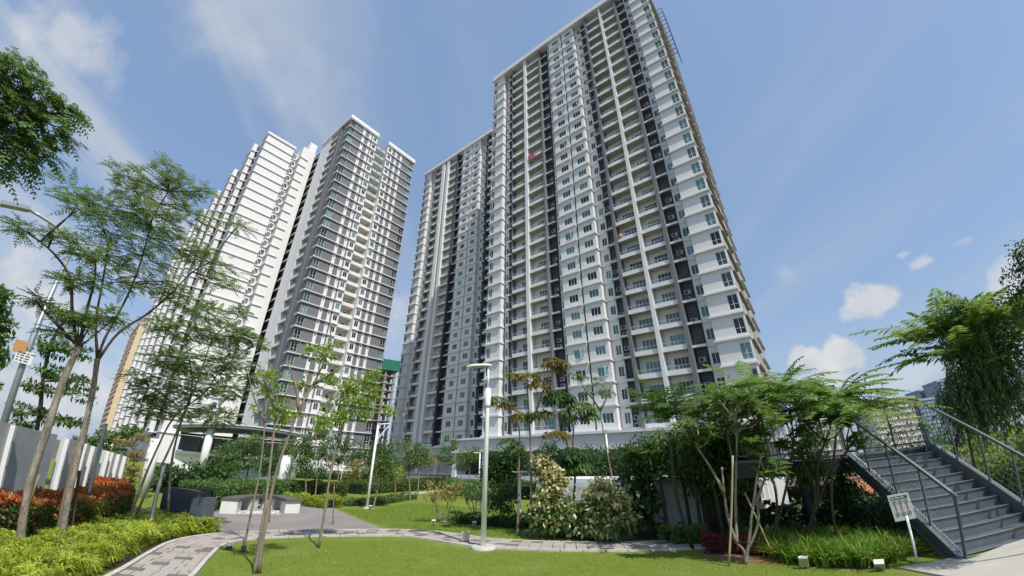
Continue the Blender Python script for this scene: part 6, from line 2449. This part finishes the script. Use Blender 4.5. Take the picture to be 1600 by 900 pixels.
p = PD(31.0, 10.8); d = 10.8
poinciana(p, [[p, AT(1215, 790, d), AT(1200, 720, d), AT(1180, 660, d)], [p, AT(1225, 780, d), AT(1240, 700, d), AT(1235, 640, d)]],
          [(1120, 622, .5, 12), (1160, 605, .8, 12), (1170, 625, 0, 15), (1200, 612, .5, 14), (1235, 608, -.2, 16), (1140, 636, -.2, 12), (1195, 640, -.5, 12)], d, 1.4,
          'poinciana with a flat spread of ferny fronds over the forked plumeria', ((1165, 612, 0, 1082, 552, -.2), (1220, 600, 0, 1262, 540, .1), (1220, 602, 0, 1262, 560, -.3), (1170, 600, 0, 1150, 548, .5), (1165, 615, 0, 1060, 600, .3)))
p = PD(38.0, 10.6); d = 10.6
poinciana(p, [[p, AT(1300, 780, d), AT(1305, 700, d), AT(1312, 650, d)]],
          [(1312, 622, 0, 18), (1290, 632, .3, 13), (1345, 640, -.2, 11)], d, 1.4,
          'poinciana whose fronds arch over the top of the stair railing', ((1312, 612, 0, 1345, 572, .2), (1315, 615, 0, 1388, 562, .1), (1318, 615, 0, 1415, 590, -.2), (1318, 620, 0, 1412, 612, .2), (1300, 612, 0, 1262, 590, 0), (1318, 625, 0, 1405, 640, 0), (1318, 612, 0, 1395, 578, .5)))
p = PD(52.5, 14.5); d = 14.5
poinciana(p, [[p, AT(1520, 720, d), AT(1500, 620, d), AT(1485, 545, d)], [AT(1500, 620, d), AT(1560, 560, d), AT(1590, 520, d)]],
          [(1480, 525, 0, 12), (1530, 510, .3, 14), (1590, 510, 0, 14), (1510, 560, -.2, 10), (1640, 540, 0, 12)], d, 2.15,
          'tall poinciana with long fronds reaching left above the stair at the right edge', ((1475, 520, 0, 1402, 474, 0), (1472, 528, 0, 1356, 528, .1), (1472, 530, 0, 1360, 545, -.2), (1475, 540, 0, 1372, 572, 0), (1478, 545, 0, 1392, 592, -.2), (1480, 550, 0, 1400, 575, .3), (1500, 500, 0, 1540, 443, .2), (1530, 500, 0, 1500, 455, 0)))


# --- weeping tree
def weeping(base, d, els, trunks, label, n=420):
    base = Vector(base)
    root = thing('weeping_tree', base, label, 'tree')
    b = MB()
    for st in trunks:
        trunk_tube(b, [Vector(p_) - base for p_ in st], .06, .03, BARKD, 8)
    V = []
    tot = sum(e[1] * e[2] for e in els)
    for e in els:
        m = int(n * e[1] * e[2] / tot)
        P, N_ = sample(e, m, .2)
        L = .6 + .8 * rng.random(m)
        k = 14
        out = N_ * np.array([1, 1, 0]) * .25
        for j in range(k):
            t = j / k
            B = P + out * (t * (2 - t)) * L[:, None] - np.array([0, 0, 1.0]) * (L[:, None] * (t ** 1.4))
            for s in range(2):
                D = unit(rng.normal(size=(m, 3)) * .42 + np.array([0, 0, -.85]) + out)
                V.append(leaf_quads(B + rng.normal(size=(m, 3)) * .012, D, rng.normal(size=(m, 3)), .15 + .08 * rng.random(m), .026 + .01 * rng.random(m), .05))
    for e in els:
        c = e[0] - base
        b.tube([(Vector(trunks[0][-1]) - base), c], [.02, .008], BARKD, 5)
    b.build('trunk', root)
    place('crown', quads_mesh('crown', np.concatenate(V) - np.array(base), LF_WEEP), root)


p = PD(53.5, 14.2); d = 14.2
E = [ell(*q, d, .5) for q in ((1482, 470, 20, 22), (1510, 480, 26, 24), (1540, 500, 26, 26), (1490, 520, 28, 26), (1525, 545, 36, 30), (1560, 545, 22, 30), (1505, 590, 38, 30), (1545, 600, 36, 32), (1575, 590, 16, 30), (1520, 625, 30, 14), (1480, 610, 18, 14))]
weeping(p, d, E, [[p, AT(1495, 720, d), AT(1505, 640, d), AT(1515, 560, d), AT(1500, 500, d)]], 'weeping tree with narrow hanging leaves behind the stair railing', 460)

# leafy tree outside the right edge, its twigs show in the frame
dd = 9.0
E = [ell(*q, dd) for q in ((1592, 392, 16, 14), (1585, 425, 14, 10), (1598, 450, 18, 14), (1578, 470, 12, 9), (1600, 490, 16, 12), (1640, 430, 40, 50), (1650, 380, 40, 30))]
bp = PD(72, 9.5)
tree('leafy_tree', bp, 'small leaved tree at the right edge, its twigs reaching in above the weeping tree', 'tree', [[bp, bp + Vector((0, 0, 3)), AT(1680, 450, dd)], [AT(1680, 450, dd), AT(1620, 430, dd), AT(1590, 410, dd)]], E,
     clump_leaves(E, 2600, .07, .03, 16, .09), LF_DARK, BARKD, .07, None, 2, .008)

# --- trees and shrubs beyond the right railing
for (az_, dd_, h, w, m, n, lab) in ((47.0, 24, 3.6, 2.6, LF_DARK, 3200, 'round dark tree beyond the landing railing'), (50.5, 20, 2.6, 2.4, LF_DARK, 2600, 'dark bushy tree behind the upper right railing'),
                                    (53.5, 19, 2.3, 2.2, LF_LIME, 2600, 'bright green bushy tree behind the right railing'), (57.5, 18, 2.6, 2.4, LF_LIME, 2800, 'bright green bushy tree at the right edge behind the railing'),
                                    (61.0, 16.5, 2.0, 2.0, LF_GREEN, 2600, 'green bush at the right edge of the frame'), (43.0, 30, 3.4, 3.0, LF_DARK, 2800, 'dark tree below the bridge landing'), (60.0, 22, 3.9, 2.6, LF_GREEN, 2600, 'tall green tree behind the right edge bushes'),
                                    (40.0, 20, -.6, 2.4, LF_DARK, 2400, 'dark bush under the footbridge'), (43.5, 15, .6, 1.6, LF_DARK, 2400, 'dark bush behind the stair foot'), (47.5, 12.5, .7, 1.5, LF_DARK, 2400, 'shaded shrub below the stair'), (36.5, 17, .3, 1.5, LF_GREEN, 2000, 'green shrub under the footbridge girder'), (54.5, 14.5, .9, 1.3, LF_GREEN, 1800, 'shrub behind the right stringer of the stair')):
    c = PD(az_, dd_)
    z0 = terrain(c.x, c.y)
    els = [(Vector((c.x, c.y, z0 + (h - z0) * f)), w * g, (h - z0) * .22, w * g) for f, g in ((.3, .9), (.5, 1.0), (.72, .85), (.88, .55))]
    for k in range(4):
        t = k * 1.6
        els.append((Vector((c.x + math.cos(t) * w * .6, c.y + math.sin(t) * w * .6, z0 + (h - z0) * (.45 + .1 * (k % 2)))), w * .5, (h - z0) * .2, w * .5))
    tree('bushy_tree', (c.x, c.y, z0), lab, 'tree', [[Vector((c.x, c.y, z0 - .2)), Vector((c.x + .1, c.y, z0 + (h - z0) * .4)), Vector((c.x, c.y + .1, z0 + (h - z0) * .8))]], els,
         clump_leaves(els, int(n * 1.4), .16 if dd_ > 14 else .10, .075 if dd_ > 14 else .045, 20, .2 if dd_ > 14 else .12), m, BARKD, .08, 'trees beyond the railing', 1, .015)


# ---------------------------------------------------------------- hedges and ground planting
def hedge(name, line, w, h, label, cat, m, n, ll, lw, tipm=None, tipn=0, group=None, z0=0.0, coreM=None, hvar=.06):
    """hedge along a line of ground points: dark twiggy core with leaves over its faces"""
    P_ = [Vector((p[0], p[1], 0)) for p in line]
    base = P_[0].copy()
    root = thing(name, base, label, cat, group)
    segs = [(P_[i], P_[i + 1]) for i in range(len(P_) - 1)]
    lens = [(b - a).length for a, b in segs]
    tot = sum(lens)
    core = MB()
    for a, b in segs:
        e_ = (b - a).normalized() * min(.3, (b - a).length * .2)
        a, b = (a + e_ if a is segs[0][0] else a), (b - e_ if b is segs[-1][1] else b)
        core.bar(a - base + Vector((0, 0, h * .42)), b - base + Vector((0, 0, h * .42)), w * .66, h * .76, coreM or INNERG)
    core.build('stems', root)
    def pts(k, topfrac):
        u = rng.random(k) * tot
        cum = np.cumsum([0] + lens)
        i = np.clip(np.searchsorted(cum, u, side='right') - 1, 0, len(segs) - 1)
        A = np.array([tuple(s[0]) for s in segs])[i]
        B = np.array([tuple(s[1]) for s in segs])[i]
        t = ((u - cum[i]) / np.array(lens)[i])[:, None]
        C_ = A + (B - A) * t
        D = unit(B - A)
        S = np.stack([-D[:, 1], D[:, 0], np.zeros(k)], axis=1)
        top = rng.random(k) < topfrac
        side = np.where(rng.random(k) < .5, -1, 1)
        lump = 1 + hvar * np.sin(u * 3.1) + hvar * np.sin(u * 7.3 + 1)
        lat = np.where(top, (rng.random(k) * 2 - 1), side * (.86 + .2 * rng.random(k))) * w / 2
        zz = np.where(top, h * lump * (.93 + .13 * rng.random(k)), h * rng.random(k) ** .8)
        P = C_ + S * lat[:, None] + np.array([0, 0, 1.0]) * zz[:, None]
        Nn = np.where(top[:, None], np.array([[0, 0, 1.0]]), S * side[:, None])
        return P - np.array(base), Nn
    P, Nn = pts(n, .38)
    D = unit(Nn * .7 + rng.normal(size=P.shape) * .7 + np.array([0, 0, .25]))
    s = .7 + .6 * rng.random(len(P))
    place('foliage', quads_mesh('foliage', leaf_quads(P, D, unit(Nn + rng.normal(size=P.shape) * .5), ll * s, lw * s, .1), m), root)
    if tipm:
        P, Nn = pts(tipn, .82)
        keep = (P[:, 2] > h * .62) | (rng.random(len(P)) < .25)
        P, Nn = P[keep], Nn[keep]
        D = unit(Nn * .8 + rng.normal(size=P.shape) * .5 + np.array([0, 0, .8]))
        s = .7 + .6 * rng.random(len(P))
        place('red_tips', quads_mesh('red_tips', leaf_quads(P, D, unit(Nn + rng.normal(size=P.shape) * .6), ll * s, lw * s, .05), tipm), root)
    return root


hedge('hedge', [(-7.55, 2.6), (-7.95, 5.2), (-8.9, 7.6), (-10.3, 9.9)], 1.0, .70, 'knee high hedge with bright red tips along the fence at the left', 'hedge', LF_HEDGE, 15000, .075, .04, LF_RED, 9500)
hedge('hedge', [(-10.5, 10.2), (-11.8, 11.4), (-13.4, 12.6)], .95, .74, 'short stretch of red tipped hedge behind the leaning stakes', 'hedge', LF_HEDGE, 5000, .08, .045, LF_RED, 4200)
hedge('hedge', [G(300, 798), G(345, 790), G(400, 785), G(430, 782)], 1.3, .85, 'dark green hedge behind the curved bench', 'hedge', LF_GREEN, 9000, .11, .055)
hedge('hedge', [G(440, 779), G(480, 776), G(540, 777)], 1.4, .75, 'dark clipped hedge behind the yellow green planting', 'hedge', LF_HEDGE, 8000, .12, .06)
hedge('hedge', [G(545, 772), G(600, 768), G(660, 764), G(700, 760)], 2.4, .7, 'long low dark hedge in front of the driveway', 'hedge', LF_HEDGE, 11000, .15, .075)
hedge('hedge', [G(440, 789), G(480, 790), G(522, 795)], .8, .38, 'low yellow green border plants at the back of the plaza', 'hedge', LF_YG, 6500, .12, .03, hvar=.15)
hedge('hedge', [G(535, 789), G(560, 791), G(600, 786), G(640, 779)], .9, .22, 'low green ground cover strip on the far lawn', 'hedge', LF_GREEN, 4500, .12, .035, hvar=.2)
hedge('hedge', [G(700, 771), G(760, 776), G(830, 778), G(900, 780)], 1.6, .8, 'mid green hedge under the dark podium trees', 'hedge', LF_GREEN, 9000, .12, .06)
hedge('hedge', [G(900, 782), G(960, 784), G(1010, 790)], 1.6, 1.0, 'mid green hedge above the white wall', 'hedge', LF_GREEN, 7000, .12, .06)
hedge('hedge', [G(705, 817), G(760, 820), G(830, 828)], .55, .24, 'low dark planting strip on the bank behind the tall winged lamp', 'hedge', LF_DARK, 3600, .09, .03, hvar=.25)
hedge('hedge', [G(1043, 851), G(1070, 849), G(1105, 850)], .6, .30, 'low green leafy border at the foot of the palms', 'hedge', LF_GREEN, 2600, .10, .045, hvar=.15)
hedge('hedge', [G(1100, 862), G(1150, 862), G(1220, 866)], .75, .26, 'maroon foliage plants behind the mulch ring', 'hedge', LF_MAROON, 5200, .07, .02, hvar=.2, coreM=SOIL)
hedge('hedge', [AB(-70, 19), AB(-52, 28), AB(-46, 32)], 2.0, .9, 'dark shrub border along the far side of the driveway', 'hedge', LF_DARK, 6000, .2, .09)


def blades(P, h, w, lean, segs=3, seed_up=1.0):
    """arching strap leaves: P (n,3) bases; returns quads"""
    n = len(P)
    a = rng.random(n) * 2 * math.pi
    out = np.stack([np.cos(a), np.sin(a), np.zeros(n)], axis=1)
    side = np.stack([-np.sin(a), np.cos(a), np.zeros(n)], axis=1)
    H = h * (.65 + .6 * rng.random(n))[:, None]
    Ln = lean * (.4 + 1.0 * rng.random(n))[:, None]
    V = []
    prev = P
    pw = w * np.ones((n, 1))
    for k in range(1, segs + 1):
        t = k / segs
        z = H * (t - .38 * t * t * (Ln / .5).clip(0, 1.4))
        cur = P + out * Ln * H * t ** 1.6 + np.array([0, 0, 1.0]) * z
        cw = w * np.ones((n, 1)) * (1 - t) ** .7 + .0008
        V.append(np.stack([prev - side * pw / 2, prev + side * pw / 2, cur + side * cw / 2, cur - side * cw / 2], axis=1))
        prev, pw = cur, cw
    return np.concatenate(V)


def inside(poly, n):
    """random ground points in a polygon"""
    P_ = np.array([(p[0], p[1]) for p in poly])
    lo, hi = P_.min(0), P_.max(0)
    out = np.zeros((0, 2))
    while len(out) < n:
        c = lo + (hi - lo) * rng.random((n * 2, 2))
        ok = np.zeros(len(c), bool)
        j = len(P_) - 1
        for i in range(len(P_)):
            xi, yi, xj, yj = P_[i][0], P_[i][1], P_[j][0], P_[j][1]
            hit = ((yi > c[:, 1]) != (yj > c[:, 1])) & (c[:, 0] < (xj - xi) * (c[:, 1] - yi) / (yj - yi + 1e-12) + xi)
            ok ^= hit
            j = i
        out = np.concatenate([out, c[ok]])
    return out[:n]


def tufts(poly, ntuft, per, spread, h, w, lean, m, name, label, cat):
    c = inside(poly, ntuft)
    idx = np.repeat(np.arange(ntuft), per)
    hs = (.75 + .5 * rng.random(ntuft))[idx]
    P = np.concatenate([c[idx] + rng.normal(size=(len(idx), 2)) * spread, np.zeros((len(idx), 1))], axis=1)
    V = blades(P, h * 1.0, w, lean)
    o = place(name, quads_mesh(name, V, m))
    return tag(o, label, cat, kind='stuff')


# yellow green tufts between the path and the red hedge: the path's left edge sets the border
edge = []
for i, q in enumerate(LINE):
    if q.y < 11.2 and i < len(LINE) - 1 and q.x < -4:
        d_ = (LINE[i + 1] - q).normalized()
        edge.append((q.x - d_.y * (HW + .28), q.y + d_.x * (HW + .28)))
edge = [e for e in edge if e[1] < 10.9]
polyg = edge + [(-8.3, 11.3), (-10.0, 10.9), (-8.5, 7.9), (-7.45, 5.2), (-7.0, 2.5)]
c = inside(polyg, 1500)
hgt = .05 + .26 * rng.random((len(c), 1)) + .06 * np.sin(c[:, :1] * 5) * np.cos(c[:, 1:2] * 4)
P = np.concatenate([c, np.clip(hgt, .03, .4)], axis=1)
V = whorls(P, np.tile(np.array([0, 0, 1.0]), (len(P), 1)) + .35 * rng.normal(size=(len(P), 3)), 17, .21, .026, .55, .45)
V2 = blades(np.concatenate([inside(polyg, 9000), np.zeros((9000, 1))], axis=1), .30, .020, .9)
o = place('border_plants', quads_mesh('border_plants', np.concatenate([V, V2]), LF_YG))
tag(o, 'yellow green spiky border plants between the path and the red hedge', 'border plants', kind='stuff')
# lilies at the right
pl = [G(1200, 868), G(1230, 880), G(1300, 886), G(1370, 884), G(1400, 880), G(1420, 868), (7.6, 7.6), (7.4, 9.4), (5.6, 10.6)]
tufts(pl, 300, 26, .10, .56, .036, .85, LF_BLADE, 'lily_clump', 'dense bright green strap leaved lilies between the plumeria and the sign', 'lilies')
c = inside(pl, 1300)
V = blades(np.concatenate([c, np.zeros((len(c), 1))], axis=1), .50, .034, 1.25)
o = place('lily_clump', quads_mesh('lily_clump', V, LF_YG))
tag(o, 'scattered yellowing strap leaves among the bright green lilies', 'lilies', kind='stuff')
# broad dark leaves behind the lilies
c = inside([(5.8, 10.2), (7.4, 9.0), (8.3, 9.3), (9.2, 11.4), (6.6, 12.2)], 70)
P = np.concatenate([np.repeat(c, 1, 0), .25 + .45 * rng.random((70, 1))], axis=1)
V = whorls(P, np.tile(np.array([0, 0, 1.0]), (70, 1)) + .3 * rng.normal(size=(70, 3)), 9, .34, .15, .35, .5)
o = place('broad_leaf_plants', quads_mesh('broad_leaf_plants', V, LF_DARK))
tag(o, 'dark broad leaved plants in the shade behind the lilies', 'plants', kind='stuff')
# ground litter of shrubs in the shade behind the path
c = inside([(1.2, 12.5), (4.6, 11.6), (7.0, 12.0), (8, 14), (1.5, 14)], 160)
P = np.concatenate([c, .05 + .25 * rng.random((160, 1))], axis=1)
V = whorls(P, np.tile(np.array([0, 0, 1.0]), (160, 1)) + .3 * rng.normal(size=(160, 3)), 8, .16, .05, .5, .4)
o = place('ground_cover', quads_mesh('ground_cover', V, LF_DARK))
tag(o, 'shaded ground cover under the thicket of palms', 'ground cover', kind='stuff')

# short turf blades on the near lawn
front = [G(310, 898), G(345, 866), G(380, 853), G(480, 846), G(620, 845), G(760, 864), G(900, 866), G(1090, 866), G(1150, 882), G(1240, 888), G(1400, 893), (5.4, 4.6), (-4.2, 4.6)]
c = inside(front, 90000)
P = np.concatenate([c, np.full((len(c), 1), .003)], axis=1)
V = blades(P, .034, .0055, .5, 1)
o = place('turf', quads_mesh('turf', V, GRASSB))
tag(o, 'short mown grass blades of the front lawn', 'grass', kind='stuff')
bank = [G(612, 826), G(690, 829), G(760, 838), G(900, 848), G(900, 815), G(860, 800), G(720, 792), G(640, 786), G(585, 797), G(532, 796), G(566, 811)]
c = inside(bank, 110000)
P = np.concatenate([c, np.full((len(c), 1), .003)], axis=1)
V = blades(P, .06, .011, .6, 1)
o = place('turf', quads_mesh('turf', V, GRASSB))
tag(o, 'longer rough grass of the bank beyond the path', 'grass', kind='stuff')


# ---------------------------------------------------------------- stakes
def stake(a, b_, r, m, label, group='tree stakes'):
    a, b_ = Vector(a), Vector(b_)
    q = MB()
    n = 7
    pts = [(b_ - a) * (k / n) for k in range(n + 1)]
    q.tube(pts, [r * (1.0 - .15 * k / n) * (1 + (.10 if k % 2 else 0)) for k in range(n + 1)], m, 8)
    o = q.build('stake', None, a)
    tag(o, label, 'stake', group)


def st_(x0, y0, x1, y1, r, m, label, off=0.0, d=None):
    a = G(x0, y0) if d is None else AT(x0, y0, d)
    if d is not None:
        a = Vector((a.x, a.y, 0))
    stake(a, AT(x1, y1, dist(a) + off), r, m, label)


st_(1139, 886, 1145, 712, .022, BAMBOO, 'upright bamboo stake left of the forked plumeria trunk')
st_(1211, 874, 1164, 770, .018, BAMBOO, 'slanting bamboo prop to the right of the forked plumeria trunk')
st_(18, 866, 62, 742, .035, BARKG, 'greenish stake leaning beside the leftmost mottled trunk')
st_(86, 858, 122, 690, .026, STAKE, 'thin weathered stake left of the second mottled trunk')
st_(110, 858, 125, 735, .030, BARKD, 'dark short stake right of the second mottled trunk')
st_(135, 800, 166, 662, .042, LAMPG, 'grey steel pole in front of the far fence panels', d=12.5)
st_(238, 800, 256, 728, .045, STEEL, 'pale pipe prop beside the slate blue wall', d=12.2)
st_(403, 893, 424, 775, .017, STAKE, 'short stake tied to the nearest trunk bundle')
st_(867, 842, 866, 815, .015, BAMBOO, 'short pale stake under the left variegated shrub')
st_(520, 860 - 40, 522, 760, .02, STAKE, 'thin stake behind the lone lime crowned tree')
st_(505, 776, 530, 700, .035, STAKE, 'slender weathered prop behind the lone lime crowned tree')
st_(420, 862 - 45, 425, 765, .02, STAKE, 'stake beside the bench seen between the leaning trunks')

# fallen leaves on lawn, path and plaza
c = inside([(-6.5, 5), (5, 4.6), (5, 10.4), (-2, 12.6), (-5.5, 12.4), (-9, 15), (-7, 9)], 330)
P = np.concatenate([c, np.full((len(c), 1), .035)], axis=1)
D = rnd_dirs(len(P)) * np.array([1, 1, .15])
V = leaf_quads(P, D, unit(rng.normal(size=P.shape) * .3 + np.array([0, 0, 1.0])), .04 + .05 * rng.random(len(P)), .02 + .03 * rng.random(len(P)), .0)
o = place('fallen_leaves', quads_mesh('fallen_leaves', V, DEADLEAF))
tag(o, 'dry brown fallen leaves scattered over the lawn and path', 'fallen leaves', kind='stuff')
